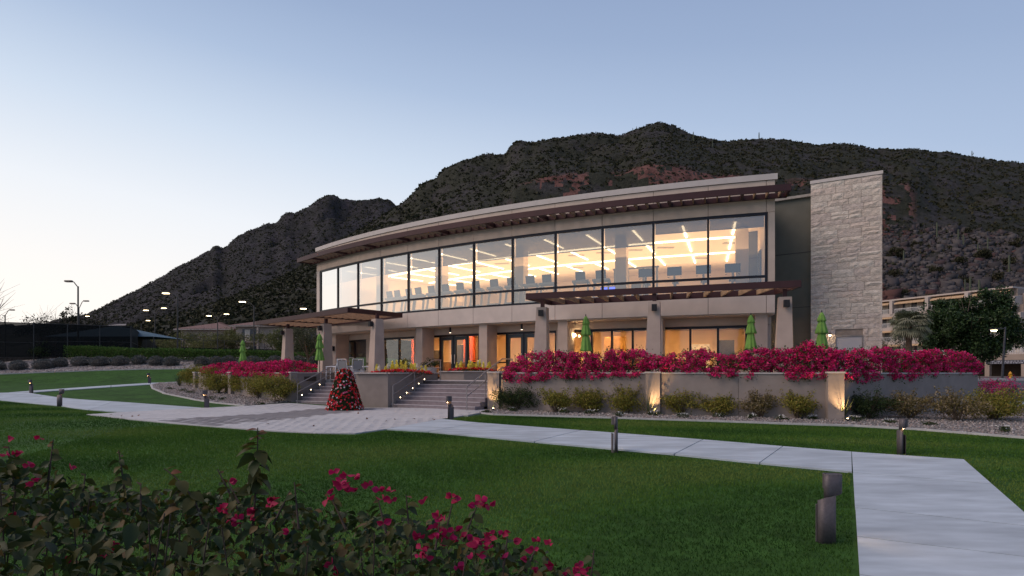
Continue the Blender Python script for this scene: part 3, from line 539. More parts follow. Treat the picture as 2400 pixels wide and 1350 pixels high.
# ground floor
RG = RF - 1.25; arcbox(MB(), RF - 1.6, RF - .05, THL, THR, ZS - .06, ZS - .005).build('soffit', stuc, B); arcbox(MB(), RG - .14, RG + .16, THL, THR, 3.62, ZS - .07).build('header_wall', stuc, B)
arcbox(MB(), RF - 14.6, RG - .16, THL + .3, THR - .3, 3.9, 4.0).build('lower_ceiling', ceil_m, B); arcbox(MB(), RF - 15, RG - .3, THL, THR, TERR - .06, TERR + .012).build('lower_floor', floor_m, B)
arcbox(MB(), RG - 6.3, RG - 6.1, THL + .4, THR - .4, TERR + .02, 3.88).build('lower_inner_wall', M('inner_tan', (.72, .52, .32), .9, .05, 1), B)
def pier(px, w, r0=RF - 1.05, r1=RF - .1):
    t = th_at(px, RF - .3); dt = math.degrees(w / 2 / RF); return arcbox(MB(), r0, r1, t - dt, t + dt, TERR, ZS - .062, 1).build('pier', pier_m, B)
for px in (789, 988, 1137, 1322, 1541, 1783): pier(px, .5)
GW = [(805, 862, 2, 'w'), (901, 975, 2, 'w'), (1008, 1126, 4, 'd'), (1157, 1306, 4, 'd'), (1340, 1536, 4, 'w'), (1553, 1752, 3, 'w')]
prev = THL
for (p0, p1, n, kind) in GW:
    t0, t1 = th_at(p0, RG), th_at(p1, RG); arcbox(MB(), RG - .12, RG + .12, prev, t0, TERR, 3.615, None).build('wall_panel', stuc, B); prev = t1
    dt = .055; zt = 3.61; sill = TERR + (.04 if kind == 'd' else .5)
    if kind == 'w': arcbox(MB(), RG - .12, RG + .14, t0 + .002, t1 - .002, TERR, sill - .02).build('wall_panel', stuc, B)
    arcbox(MB(), RG - .06, RG + .06, t0, t1, zt - .11, zt).build('window_head', mull_m, B); arcbox(MB(), RG - .06, RG + .06, t0, t1, sill - .015, sill + .06).build('window_sill', mull_m, B)
    div = [t0 + dt + (t1 - t0 - 2 * dt) * q for q in ([0, .22, .5, .78, 1] if kind == 'd' else [i / n for i in range(n + 1)])]
    for q in div: arcbox(MB(), RG - .06, RG + .065, q - dt, q + dt, sill + .001, zt - .001, 1).build('mullion', mull_m, B)
    for k, (a, b) in enumerate(zip(div[:-1], div[1:])):
        w = MB(); w.add([(*ap(RG, a), sill), (*ap(RG, b), sill), (*ap(RG, b), zt), (*ap(RG, a), zt)], [(0, 1, 2, 3)])
        if kind == 'd' and k in (1, 2):
            d_ = MB(); dm = M('door_frame_grey', (.045, .055, .065), .4, .1, 3, metal=.5); f = .14
            for q0, q1, z0, z1 in ((a + dt, a + dt + f, sill, zt - .12), (b - dt - f, b - dt, sill, zt - .12), (a + dt + f, b - dt - f, sill, sill + .28), (a + dt + f, b - dt - f, zt - .3, zt - .12)): arcbox(d_, RG - .04, RG + .045, q0, q1, z0 + .06 if z0 == sill else z0, z1, 1)
            d_ = d_.build('door', dm, B); w.build('door_pane', gglass_m, d_); q = (b - dt - f * .5) if k == 1 else (a + dt + f * .5); x, y = ap(RG + .1, q); MB().tube([(x, y, TERR + .85), (x, y, TERR + 1.35)], .018, 6).build('door_handle', M('brushed_steel', (.55, .55, .55), .35, .1, 5, metal=.9), d_)
        else:
            w.build('window_pane', gglass_m, B)
            if kind == 'd': arcbox(MB(), RG - .05, RG + .055, a + dt, b - dt, TERR + .85, TERR + .92, 1).build('rail', mull_m, B)
    if p0 == 805: arcbox(MB(), RG - .3, RG - .27, t0, t1, 2.75, 3.5).build('roller_shade', M('dark_shade', (.13, .14, .15), .9), B)
arcbox(MB(), RG - .12, RG + .12, prev, THR, TERR, 3.615).build('wall_panel', stuc, B)
# warm downlights and a few interior pieces downstairs
em1 = EM('downlight_glow', (1, .58, .25), 150); dl = thing('downlight_array', 'warm round downlights in the ground-floor ceiling', 'ceiling light')
for i in range(15):
    for r in (RG - 1.6, RG - 4.0):
        x, y = ap(r, THR - 1.5 - i * 2.02); MB().lathe([(.12, 0), (.12, .02)], (x, y, 3.875), 10).build('downlight', em1, dl)
or_m = M('orange_wall', (.62, .10, .025), .8, .06, 1); 
for px, w, m_, z1 in ((968, .5, or_m, 3.85), (1098, .9, or_m, 3.85), (1075, .5, M('dark_door_panel', (.05, .05, .06), .5), 3.3), (1440, 1.2, M('ochre_feature', (.45, .25, .07), .8), 3.5), (1702, .8, M('dark_door_panel', (.05, .05, .06), .5), 3.2), (1640, 1.0, M('interior_white', (.7, .66, .6), .8), 3.0), (1020, .7, M('dark_door_panel', (.05, .05, .06), .5), 3.0)):
    t = th_at(px, RG - 4.5); x, y = ap(RG - 4.6, t); MB().box((x, y, (TERR + z1) / 2), (w, .15, z1 - TERR), R_(t)).build('interior_panel', m_, B)
bl_m = M('reception_wood', (.22, .12, .06), .6, .2, 3)
for px, w in ((1030, 1.5), (1110, 1.4), (1480, 2.4), (1600, 1.6)):
    t = th_at(px, RG - 3); x, y = ap(RG - 3, t); MB().box((x, y, TERR + .5), (w, .6, 1.0), R_(t)).build('counter', bl_m, B)
# exterior wall lamps and soffit lights
def can(px, lbl):
    t = th_at(px, RF - .7); x, y = ap(RF - .6, t); c = thing('soffit_light', lbl, 'lamp', (x, y, ZS - .07), group='soffit lights'); MB().tube([(0, 0, 0), (0, 0, -.28)], .055, 10).build('housing', mull_m, c); MB().tube([(0, 0, -.281), (0, 0, -.29)], .045, 10).build('lens', EM('soft_lens', (1, .8, .55), 6), c)
can(1058, 'small black cylinder light hanging from soffit above the glass double doors'); can(1225, 'small black cylinder light hanging from soffit by the second entrance doors')
t = th_at(783, RF); x, y = ap(RF - .02, t - .25); ln_ = thing('wall_lantern', 'square black lantern on the end pier by the corner window', 'lantern', (x, y, 3.05), R_(t)); MB().box((0, 0, .0), (.26, .2, .30)).build('frame', mull_m, ln_); 
for sx in (-.07, .07): MB().box((sx, -.102, 0), (.05, .01, .2)).build('lantern_pane', M('frosted', (.5, .5, .5), .4), ln_)
t = th_at(1352, RG); x, y = ap(RG + .35, t); st = thing('wall_sconce', 'bright glowing sconce beside the window behind a closed umbrella', 'lamp', (x, y, 3.33)); MB().box((0, .12, 0), (.08, .18, .1), R_(t)).build('bracket', mull_m, st); MB().lathe([(.02, -.07), (.06, -.04), (.07, 0), (.05, .05), (.02, .07)], (0, 0, 0), 10).build('bulb', EM('sconce_glow', (1, .72, .38), 60), st, True)
# olive wing and the stone tower
TL, TR = Vector((13.45, 26.9)), Vector((15.8, 25.48)); td = (TR - TL).normalized(); tn = Vector((td.y, -td.x)); tn = tn if tn.dot(TL) < 0 else -tn; TW = (TR - TL).length; ZTW = 10.0; ta = math.atan2(td.y, td.x)
gw0 = Vector((11.3, 28.85)); gw1 = TL - tn * .25 + td * .06
gq = [gw0, gw1, gw1 - tn * 3, gw0 + Vector((1.5, 3))]
MB().prism([tuple(p) for p in gq], TERR - .3, [9.58, 9.5, 9.5, 9.58][:4]).build('olive_wing', green_m, B)
MB().bar((*gw0, 9.6), (*gw1, 9.54), .3, .12).build('wing_coping', M('olive_coping', (.28, .25, .22), .7), B)
gd = (gw1 - gw0).normalized(); gn = Vector((gd.y, -gd.x))
for z in (4.5, 7.0):
    a_ = gw0 + gn * .008; b_ = gw1 + gn * .008; MB().bar((*a_, z), (*b_, z), .012, .025).build('wing_reveal', back_m, B)
TWR = thing('stone_tower', 'tall pale split-faced stone tower with a grey service door', 'tower', (TL.x, TL.y, 0), ta)
mort = M('stone_mortar', (.27, .22, .185), .95, .15, 6, .2, 30)
TD = 1.15
MB().hexa([(.03, .05, .9), (TW - .05, .05, .9), (TW - .05, TD, .9), (.03, TD, .9), (.03, .05, ZTW - .02), (TW - .05, .05, ZTW - .02), (TW - .05, TD, ZTW - .02), (.03, TD, ZTW - .02)]).build('core', mort, TWR)
MB().box((TW / 2, TD / 2, ZTW + .06), (TW + .05, TD + .06, .14)).build('tower_coping', cop_m, TWR)
smats = [M('stone_%d' % k, c, .92, .16, 7, .9, 16, var2=.12, scale2=3) for k, c in enumerate([(.57, .49, .415), (.54, .455, .385), (.59, .515, .44), (.515, .435, .38), (.565, .465, .395)])]
def stone(x0, x1, y0, z0, z1, side=False):
    bm = bmesh.new(); w, h = x1 - x0, z1 - z0; nx, nz = max(2, int(w / .17)), 2
    d = .1; pr = random.uniform(.015, .045)
    grid = [[None] * (nx + 1) for _ in range(nz + 1)]
    for j in range(nz + 1):
        for i in range(nx + 1):
            e = (i in (0, nx)) or (j in (0, nz)); jx = 0 if i in (0, nx) else random.uniform(-.03, .03); jz = 0 if j in (0, nz) else random.uniform(-.02, .02)
            out = (pr * .35 + random.uniform(0, .012)) if e else pr + random.uniform(-.012, .022); grid[j][i] = (x0 + w * i / nx + jx, out, z0 + h * j / nz + jz)
    vsx = []; fs = []; idx = {}
    for j in range(nz + 1):
        for i in range(nx + 1): idx[j, i] = len(vsx); q = grid[j][i]; vsx.append((q[0], y0 - q[1], q[2]) if not side else (TW + q[1] - .05, q[0], q[2]))
    for j in range(nz):
        for i in range(nx): fs.append((idx[j, i], idx[j, i + 1], idx[j + 1, i + 1], idx[j + 1, i]))
    ring = [idx[0, i] for i in range(nx + 1)] + [idx[j, nx] for j in range(1, nz + 1)] + [idx[nz, i] for i in range(nx - 1, -1, -1)] + [idx[j, 0] for j in range(nz - 1, 0, -1)]
    o = len(vsx)
    for k in ring: q = vsx[k]; vsx.append((q[0], y0 + .06, q[2]) if not side else (TW - .1, q[1], q[2]))
    for k in range(len(ring)): k2 = (k + 1) % len(ring); fs.append((ring[k2], ring[k], o + k, o + k2))
    bm.free(); mb = MB(); mb.add(vsx, fs); mb.build('stone', random.choice(smats), TWR)
DOOR = (.98, 2.02, 3.12)      # door opening x0, x1, top
z = TERR - .1; cnt = 0
while z < ZTW - .05:
    h = min(random.choice((.18, .22, .26, .3, .36)), ZTW - .02 - z); x = 0.0
    if ZTW - .02 - (z + h) < .1: h = ZTW - .02 - z
    while x < TW - .02:
        w = random.uniform(.4, 1.0); x1 = x + w if TW - (x + w) > .28 else TW
        segs = [(x, x1)]
        if z < DOOR[2]:
            segs = [(a, b) for a, b in ((x, min(x1, DOOR[0])), (max(x, DOOR[1]), x1)) if b - a > .05]
        for a, b in segs:
            if h > .33 and random.random() < .3: stone(a + .006, b - .006, .02, z + .005, z + h * .48, False); stone(a + .006, b - .006, .02, z + h * .52, z + h - .005, False)
            else: stone(a + .006, b - .006, .02, z + .005, z + h - .005)
        x = x1
    stone(.0, TD * .55, 0, z + .003, z + h - .003, True); stone(TD * .56, TD, 0, z + .003, z + h - .003, True); z += h
dr = MB().box(((DOOR[0] + DOOR[1]) / 2, .03, (TERR + DOOR[2]) / 2), (DOOR[1] - DOOR[0] - .06, .05, DOOR[2] - TERR)).build('door', M('grey_service_door', (.42, .40, .41), .5, .04, 2), TWR)
fr = MB(); fr.box(((DOOR[0] + DOOR[1]) / 2, .01, DOOR[2] + .0), (DOOR[1] - DOOR[0], .12, .05)); fr.box((DOOR[0] + .015, .01, (TERR + DOOR[2]) / 2 - .03), (.03, .12, DOOR[2] - TERR)); fr.box((DOOR[1] - .015, .01, (TERR + DOOR[2]) / 2 - .03), (.03, .12, DOOR[2] - TERR)); fr.build('door_frame', M('door_frame_tan', (.25, .22, .2), .6), dr)
wl = thing('wall_lamp', 'small lit barn-style lamp on the pale stone tower', 'lamp', (*(TL + td * .78 + tn * .12), 3.2), ta); MB().tube([(0, .08, .08), (0, -.05, .1), (0, -.1, .04)], .014, 6).build('arm', mull_m, wl); MB().lathe([(.03, .04), (.09, -.03)], (0, -.1, 0), 12).build('lamp_shade', M('rust_shade', (.15, .05, .03), .6), wl); MB().lathe([(.02, -.02), (.045, -.05), (.02, -.08)], (0, -.1, 0), 10).build('bulb', EM('bulb_glow', (1, .75, .45), 45), wl)
sg = thing('wall_plaque', 'small dark plaque on the stone tower beside the service door', 'plaque', (*(TL + td * .86 + tn * .07), 2.22), ta); MB().box((0, 0, 0), (.2, .03, .12)).build('plate', M('plaque_dark', (.06, .05, .05), .5), sg); MB().box((0, -.018, .02), (.14, .006, .015)).build('print_line', M('plaque_print', (.3, .28, .26), .6), sg)
# ------------------------------------------------------------------ terrace, stairs, planter walls, pergolas, rails
CAP = 1.47
terr_m = M('terrace_paving', (.40, .37, .36), .85, .1, 1.5, .08, 50); step_m = M('stair_concrete', (.235, .195, .205), .9, .12, 6, .15, 90, var2=.1)
RISE = TERR / 7; TREAD = .365; top0 = S0 + V_ * TREAD * 6
PB = [Vector((-6.78, 26.0)), Vector((-5.3, 25.5)), Vector((-3.55, 28.53)), Vector((-5.3, 29.5))]      # middle planter block
LEFT_U = -6.45      # the stair runs from the left-hand wall (u) to the right-hand pillar
tp = [tuple(WL[3]), tuple(WL[2]), tuple(WL[1]), tuple(WL[0] + V_ * 2.0), tuple(S0 + U * LEFT_U + V_ * TREAD * 6), tuple(S0 + U * 3.84 + V_ * TREAD * 6)] + [tuple(w + Vector((0, .12))) for w in WALL[:3]] + [tuple(WALL[3] + Vector((-.1, .05)))] + [(21, 34), (20, 60), (-8, 62), (-16, 55)]
MB().prism(tp, TERR - 1.3, TERR).build('terrace', terr_m)['kind'] = 'structure'
nos_m = M('stair_nosing', (.42, .38, .39), .85, .1, 6)
st = thing('stairs', 'wide flight of speckled concrete steps up to the terrace', 'stairs')
for i in range(7):
    a, b = S0 + V_ * TREAD * i, S0 + V_ * (TREAD * 6 + .2); z1 = RISE * (i + 1) - (.002 if i == 6 else 0)
    for u0, u1 in ((LEFT_U, -1.9), (-.48, 3.84)):
        b2 = S0 + V_ * (TREAD * (i + 1) + (.3 if i < 6 else .15)); q = [a + U * u0, a + U * u1, b2 + U * u1, b2 + U * u0]; MB().prism([tuple(p) for p in q], RISE * i - (.3 if i == 0 else .02), z1).build('step', step_m, st); MB().bar((*(a + U * u0 + V_ * .012), z1 - .012), (*(a + U * u1 + V_ * .012), z1 - .012), .05, .03).build('nosing', nos_m, st)
def wallseg(name, label, a, b, z0a, z0b, ztop, parent, th=.24, cap=True, m=wall_m):
    a, b = Vector(a), Vector(b); d = (b - a).normalized(); n = Vector((-d.y, d.x)) * th / 2
    w = MB().hexa([(*(a - n), z0a), (*(b - n), z0b), (*(b + n), z0b), (*(a + n), z0a), (*(a - n), ztop), (*(b - n), ztop), (*(b + n), ztop), (*(a + n), ztop)]).build('wall', m, parent)
    if cap: MB().bar((*(a - d * .02), ztop + .025), (*(b + d * .02), ztop + .025), th + .07, .05).build('cap', cop2, parent)
    return w
cop2 = M('cast_cap', (.48, .44, .41), .8, .06, 3, .06, 40)
def pillar(c, w, d, rz, z0, ztop, label, parent=None):
    t_ = thing('wall_pillar', label, 'pillar', (c[0], c[1], 0), rz); MB().box((0, 0, (z0 + ztop) / 2), (w, d, ztop - z0)).build('shaft', wall_m, t_); MB().box((0, 0, ztop + .027), (w + .06, d + .06, .054)).build('cap', cop2, t_); return t_
pw = thing('planter_wall', 'low grey-tan stucco wall holding the bougainvillea beside the stairs', 'wall')
wallseg('a', '', WALL[0], WALL[1], -.1, -.1, CAP, pw); w2 = thing('planter_wall', 'low stucco wall with a vertical joint between two lit pillars', 'wall'); wm_ = (WALL[1] + WALL[2]) / 2; dv = (WALL[2] - WALL[1]).normalized() * .006
wallseg('a', '', WALL[1], wm_ - dv, -.1, -.1, CAP - .004, w2); wallseg('a', '', wm_ + dv, WALL[2], -.1, -.1, CAP - .004, w2)
w3 = thing('planter_wall', 'low stucco wall turning away toward the road past the yucca', 'wall'); wallseg('a', '', WALL[2], WALL[3], -.1, -.15, CAP - .008, w3)
MB().box((*(WALL[3] + Vector((.05, 1.2))), .68), (.24, 2.6, 1.55), R_(-12)).build('return_wall', wall_m, w3)
d12 = math.atan2(-(WALL[1] - WALL[0]).y, (WALL[1] - WALL[0]).x); upl = EM('uplight_lens', (1, .70, .36), 25)
for i, (c, lb) in enumerate(((WALL[0] + Vector((-.1, -.05)), 'warmly lit wall pillar at the foot of the stairs'), (WALL[1] + Vector((-.02, -.16)), 'warmly lit wall pillar behind the thin spiky yucca'), (WALL[2] + Vector((-.1, -.15)), 'warmly lit wall pillar beside the thick green yucca'))):
    rz = R_(-8) if i < 2 else R_(-14); p_ = pillar(c, .47, .5, rz, -.1, CAP + .02, lb)
    ul = thing('uplight', 'small ground uplight at the base of the ' + ('stair-side', 'middle', 'corner')[i] + ' wall pillar', 'lamp', (c.x - .02 + .1 * (i == 2), c.y - .66, float(gz(c.x, c.y)))); MB().tube([(0, 0, 0), (0, .02, .09)], .035, 10).build('housing', mull_m, ul); MB().tube([(0, .021, .092), (0, .0225, .096)], .028, 10).build('lens', upl, ul)
    ld = bpy.data.lights.new('uplight_spot', 'SPOT'); ld.energy = 110; ld.color = (1, .62, .28); ld.spot_size = R_(74); ld.spot_blend = .9; ld.shadow_soft_size = .03; lo = bpy.data.objects.new('uplight_spot', ld); COL.objects.link(lo); lo.parent = ul; lo.location = (0, .03, .12); lo.rotation_euler = Vector((0, -.42, -1)).to_track_quat('Z', 'Y').to_euler()
# middle planter block and the small planter by the doors
mp_ = thing('planter_block', 'tall tan stucco planter box dividing the two stair flights', 'planter'); MB().prism([tuple(p) for p in PB], -.05, CAP - .01).build('body', wall_m, mp_)
for i in range(4):
    a, b = PB[i], PB[(i + 1) % 4]; d = (b - a).normalized(); MB().bar((*(a + d * .0), CAP + .015), (*(b - d * .0), CAP + .015 + .0), .22, .046 + .002 * i).build('cap', cop2, mp_)
sl_m = EM('step_light_glow', (1, .74, .45), 9)
def steplight(p, n, lbl):
    o = thing('step_light', lbl, 'lamp', p, group='step lights'); n = Vector((*n, 0)).normalized(); MB().tube([(0, 0, 0), tuple(n * .02)], .038, 10).build('bezel', M('steel_bezel', (.4, .4, .4), .4, metal=.8), o); MB().tube([tuple(n * .021), tuple(n * .026)], .024, 10).build('lens', sl_m, o)
pd = (PB[2] - PB[1]).normalized(); pn_ = Vector((pd.y, -pd.x))
for i in range(5):
    q = PB[1] + pd * (.78 + i * .42); steplight((*(q + pn_ * .004), .42 + i * .195), pn_, 'small round step light on the planter block beside the right-hand stairs')
sp_ = thing('planter_box', 'low stucco planter with yellow and red flowers before the glass doors', 'planter'); SPB = [Vector((-3.55, 29.3)), Vector((-2.3, 28.55)), Vector((-.35, 29.0)), Vector((-1.5, 30.2)), Vector((-2.8, 30.3))]
MB().prism([tuple(p) for p in SPB], TERR - .02, CAP + .07).build('body', wall_m, sp_)
for i in range(5): a, b = SPB[i], SPB[(i + 1) % 5]; MB().bar((*a, CAP + .09), (*b, CAP + .09), .16, .04 + .002 * i).build('cap', cop2, sp_)
# left-hand wall with posts
lw_ = thing('planter_wall', 'low stucco wall carrying bougainvillea beside the left-hand gravel bed', 'wall')
for i in range(3): wallseg('a', '', WL[i], WL[i + 1], float(gz(*WL[i])) - .2, float(gz(*WL[i + 1])) - .2, CAP - .01 - .003 * i, lw_)
wallseg('a', '', WL[0], WL[0] + V_ * 2.6, -.1, -.1, CAP - .004, lw_)
for c, lb in ((WL[0], 'plain wall post at the foot of the stairs by the shrubs'), (WL[1] + Vector((-.1, -.1)), 'plain wall post among the olive shrubs'), (WL[2] + Vector((-.1, -.1)), 'far plain wall post half hidden by golden shrubs')): pillar(c, .34, .34, R_(-42), -.1, CAP + .02, lb)
for i in range(3): q = S0 + U * LEFT_U + V_ * (.35 + i * .55); steplight((*(q + U * .004), .42 + i * .245), U, 'small round step light on the left-hand stair wall')
# steel handrails
steel = M('painted_handrail', (.30, .27, .26), .45, .06, 4, metal=.5)
def rail(u, lbl, off0=-.1, off1=2.75, ext=.55):
    t_ = thing('handrail', lbl, 'handrail'); z = lambda v: max(0, min(TERR, (v / TREAD) * RISE)) if v > 0 else 0
    A = S0 + U * u + V_ * off0; Bp = S0 + U * u + V_ * off1; C_ = S0 + U * u + V_ * (off1 + ext)
    for h in (.95, .58): MB().tube([(*A, h), (*Bp, TERR + h), (*C_, TERR + h)], .024, 8).build('rail', steel, t_)
    for v in (off0, (off0 + off1) / 2, off1 + ext - .05):
        q = S0 + U * u + V_ * v; zz = TERR * max(0, min(1, (v - off0) / (off1 - off0))); MB().tube([(*q, zz - .05), (*q, zz + .95)], .022, 8).build('post', steel, t_)
    return t_
rail(-.28, 'grey steel handrail beside the planter block and step lights'); rail(3.62, 'grey steel handrail by the lit pillar at the stair foot', -.25, 2.45, .9); rail(LEFT_U + .25, 'grey steel handrail along the left-hand stair wall')
# pergolas
slat_m = M('pergola_slat', (.26, .155, .095), .7, .25, 4, .1, 20); spk = M('speaker_black', (.012, .012, .014), .5, .1, 4)
def column(name, lbl, c, top, base, rz, z0, z1, shift, parent, spk_dir=None, grp=None):
    """battered column: one side leans outward to the base"""
    h, k = top / 2, base / 2; T = Matrix.Translation((c[0], c[1], 0)) @ Matrix.Rotation(rz, 4, 'Z'); s = shift
    q = [(-k + s[0], -k + s[1], z0), (k + s[0], -k + s[1], z0), (k + s[0], k + s[1], z0), (-k + s[0], k + s[1], z0), (-h, -h, z1), (h, -h, z1), (h, h, z1), (-h, h, z1)]
    MB().hexa([T @ Vector(p) for p in q]).build('column', pier_m, parent)
def speaker(c, rz, lbl):
    t_ = thing('wall_speaker', lbl, 'speaker', c, rz, 'speakers on the pergola columns'); MB().box((0, -.11, 0), (.20, .16, .26)).build('cabinet', spk, t_); MB().box((0, -.015, .0), (.08, .03, .16)).build('bracket', M('bracket_grey', (.35, .36, .38), .5, metal=.3), t_); MB().box((0, -.193, .0), (.17, .006, .22)).build('grille', M('grille', (.02, .02, .022), .8), t_)
def pergola(lbl, FL, FR, BR, BL, zt, cols, nraf, along, tops, mat, raf=(.06, .2)):
    t_ = thing('pergola', lbl, 'pergola'); FL, FR, BR, BL = map(Vector, (FL, FR, BR, BL)); zb = zt - .25
    for a, b in ((FL, FR), (BL, BR)): MB().bar((*a, zt - .125), (*b, zt - .125), .1, .25).build('beam', maroon, t_)
    for a, b in ((FL, BL), (FR, BR)): d = (b - a).normalized() * .052; MB().bar((*(a + d), zt - .127), (*(b - d), zt - .127), .1, .246).build('beam', maroon, t_)
    for i in range(1, nraf):
        f = i / nraf; a, b = (FL.lerp(FR, f), BL.lerp(BR, f)) if along else (FL.lerp(BL, f), FR.lerp(BR, f)); d = (b - a).normalized() * .055; MB().bar((*(a + d), zt - .13), (*(b - d), zt - .13), *raf).build('rafter', mat, t_)
    for (c, rz, sh_) in cols:
        column('c', '', c, .44, .66, rz, TERR - .01, tops, sh_, t_); MB().box((c[0], c[1], (tops + zb) / 2), (.15, .15, zb - tops), rz).build('post', maroon, t_)
    return t_
zt = EYE + 3.0; PS = 1.12; zt = EYE + 3.0 * PS; RP = [(1.19 * PS, 23.2 * PS), (5.07 * PS, 21.25 * PS), (9.13 * PS, 20.0 * PS)]
pr = pergola('maroon steel pergola with wooden rafters before the main windows', (.54 * PS, 22.8 * PS), (9.43 * PS, 19.5 * PS), (9.45 * PS, 21.45 * PS), (1.62 * PS, 24.85 * PS), zt, [(c, R_(-20 + 2), (-.06, -.05)) for c in RP], 14, True, EYE + 2.5 * PS, wood_m, (.075, .19))
QS = 1.08; zt = EYE + 3.0 * QS; ml = Vector((-6.36, 28.2)) * QS, Vector((-9.65, 31.0)) * QS, Vector((-12.97, 34.6)) * QS
pl = pergola('maroon steel pergola with close wooden slats over the patio chairs', (-7.6 * QS, 27.75 * QS), (-15.15 * QS, 35.35 * QS), (-12.6 * QS, 37.6 * QS), (-5.6 * QS, 30.35 * QS), zt, [(tuple(c), R_(42), (-.10, -.10)) for c in ml], 9, False, EYE + 2.5 * QS, slat_m, (.10, .16))
for a, b in (((-10.2, 30.37), (-7.95, 32.7)), ((-12.7, 32.87), (-10.3, 35.1))): MB().bar((a[0] * QS, a[1] * QS, zt - .12), (b[0] * QS, b[1] * QS, zt - .12), .1, .22).build('cross_beam', maroon, pl)
for c in ml: pass
for i, c in enumerate(RP): speaker((c[0] - .07, c[1] - .26, EYE + 2.26 * PS), R_(-14), ('black box speaker on the pergola column standing by the stair handrail', 'black box speaker on the middle column of the rafter pergola', 'black box speaker on the pergola column against the olive wall')[i])
for i, c in enumerate(ml): speaker((c.x - .2, c.y - .17, EYE + 2.26 * QS), R_(-46), ('black box speaker on the slatted pergola column beside the snapdragon planter', 'black box speaker on the middle column of the slatted pergola', 'black box speaker on the slatted pergola column nearest the hedge')[i])
# ------------------------------------------------------------------ plants
boug_m = M('bougainvillea_bract', (0, 0, 0), .75, attr=[(.34, .008, .07), (.64, .016, .14), (.82, .03, .18), (.74, .024, .24), (.90, .10, .28)], spec=.25, trans=.3)
bleaf_m = M('bougainvillea_leaf', (0, 0, 0), .6, attr=[(.018, .04, .010), (.035, .07, .018), (.06, .09, .028), (.09, .085, .03)], spec=.35, trans=.2)
stem_m = M('shrub_stem', (.12, .085, .06), .9, .25, 8)
def envelope(pts): return lambda p: np.interp(p, [q[0] for q in pts], [q[1] for q in pts])
topR = envelope([(1183, 868), (1200, 843), (1230, 830), (1270, 822), (1340, 827), (1400, 830), (1440, 822), (1500, 821), (1540, 832), (1580, 831), (1650, 819), (1700, 836), (1760, 822), (1820, 815), (1850, 822), (1880, 808), (1905, 799), (1930, 820), (2000, 822), (2070, 815), (2130, 825), (2200, 820), (2260, 828), (2290, 845), (2300, 868)])
botR = envelope([(1183, 890), (1230, 897), (1300, 888), (1380, 886), (1440, 882), (1500, 879), (1550, 872), (1640, 875), (1700, 880), (1740, 886), (1790, 875), (1870, 890), (1890, 885), (2000, 892), (2020, 896), (2080, 885), (2130, 893), (2160, 880), (2250, 874), (2300, 876)])
topL = envelope([(470, 868), (490, 858), (520, 852), (560, 848), (600, 850), (640, 848), (662, 842), (700, 848), (735, 856), (745, 870)]); botL = envelope([(470, 872), (500, 877), (560, 880), (620, 884), (660, 882), (700, 878), (745, 876)])
def wall_D(px, W):
    px = np.asarray(px, float); out = np.full(px.shape, np.nan)
    for a, b in zip(W[:-1], W[1:]):
        k = (px - CX) / F; den = (b.x - a.x) - k * (b.y - a.y); s = (k * a.y - a.x) / np.where(abs(den) < 1e-9, 1e-9, den); ok = (s >= -.02) & (s <= 1.02) & np.isnan(out); out = np.where(ok, a.y + s * (b.y - a.y), out)
    return np.where(np.isnan(out), W[-1].y, out)
def boug(lbl, W, p0, p1, top, bot, ncl, per, seed, depth=1.1, size=.062):
    g = np.random.default_rng(seed); px = g.uniform(p0, p1, ncl); D = wall_D(px, W); yt, yb = top(px), bot(px); u = g.uniform(0, 1, ncl) ** .8; py = yb + (yt - yb) * u; z = EYE + (HY - py) / F * D; keep = vnoise(px / 22, py / 12, seed, 2) > .29; px, D, u, py, z = px[keep], D[keep], u[keep], py[keep], z[keep]; ncl = len(px)
    hang = z < CAP + .05; w = np.where(hang, g.uniform(-.30, -.10, ncl), -.22 + depth * g.uniform(0, 1, ncl) ** 1.4 * (1 - .5 * u)); X = (px - CX) / F * D; Dn = D + w; X = X + w * .25
    i = np.repeat(np.arange(ncl), per); c = np.stack([X, Dn, z], -1)[i]; d = g.normal(size=(len(i), 3)); d /= np.linalg.norm(d, axis=1)[:, None]; C = c + d * (g.uniform(0, 1, len(i)) ** .5 * .105)[:, None] * [1.2, 1, .9]
    t_ = thing('bougainvillea', lbl, 'bougainvillea', (float(X.mean()), float(Dn.mean()), CAP - .1), group='bougainvillea on the planter walls'); o = np.array(t_.location)
    tone = np.clip(np.repeat(g.normal(.5, .2, ncl), per) + g.normal(size=len(i)) * .2, 0, 1); leaves('bracts', C - o, size, boug_m, t_, .85, up=.1, fold=.45, rnd=tone, seed=seed)
    nl = int(len(i) * .5); k = g.integers(0, len(i), nl); leaves('foliage', C[k] - o + g.normal(size=(nl, 3)) * .07 + [0, .05, -.02], .075, bleaf_m, t_, .6, seed=seed + 1)
    mb = MB()
    for q in range(14):
        s = g.uniform(p0, p1); D_ = float(wall_D(np.array([s]), W)[0]) + .35; x = (s - CX) / F * D_; h = EYE + (HY - float(top(s))) / F * D_; b_ = Vector((x, D_, CAP - .25)) - Vector(o); e_ = Vector((x + g.normal() * .4, D_ + g.normal() * .2, h + g.uniform(-.1, .12))) - Vector(o); mb.tube([b_, (b_ + e_) / 2 + Vector((g.normal() * .1, 0, .05)), e_], [.014, .009, .005], 5)
    mb.build('stems', stem_m, t_)['kind'] = 'stuff'; return t_
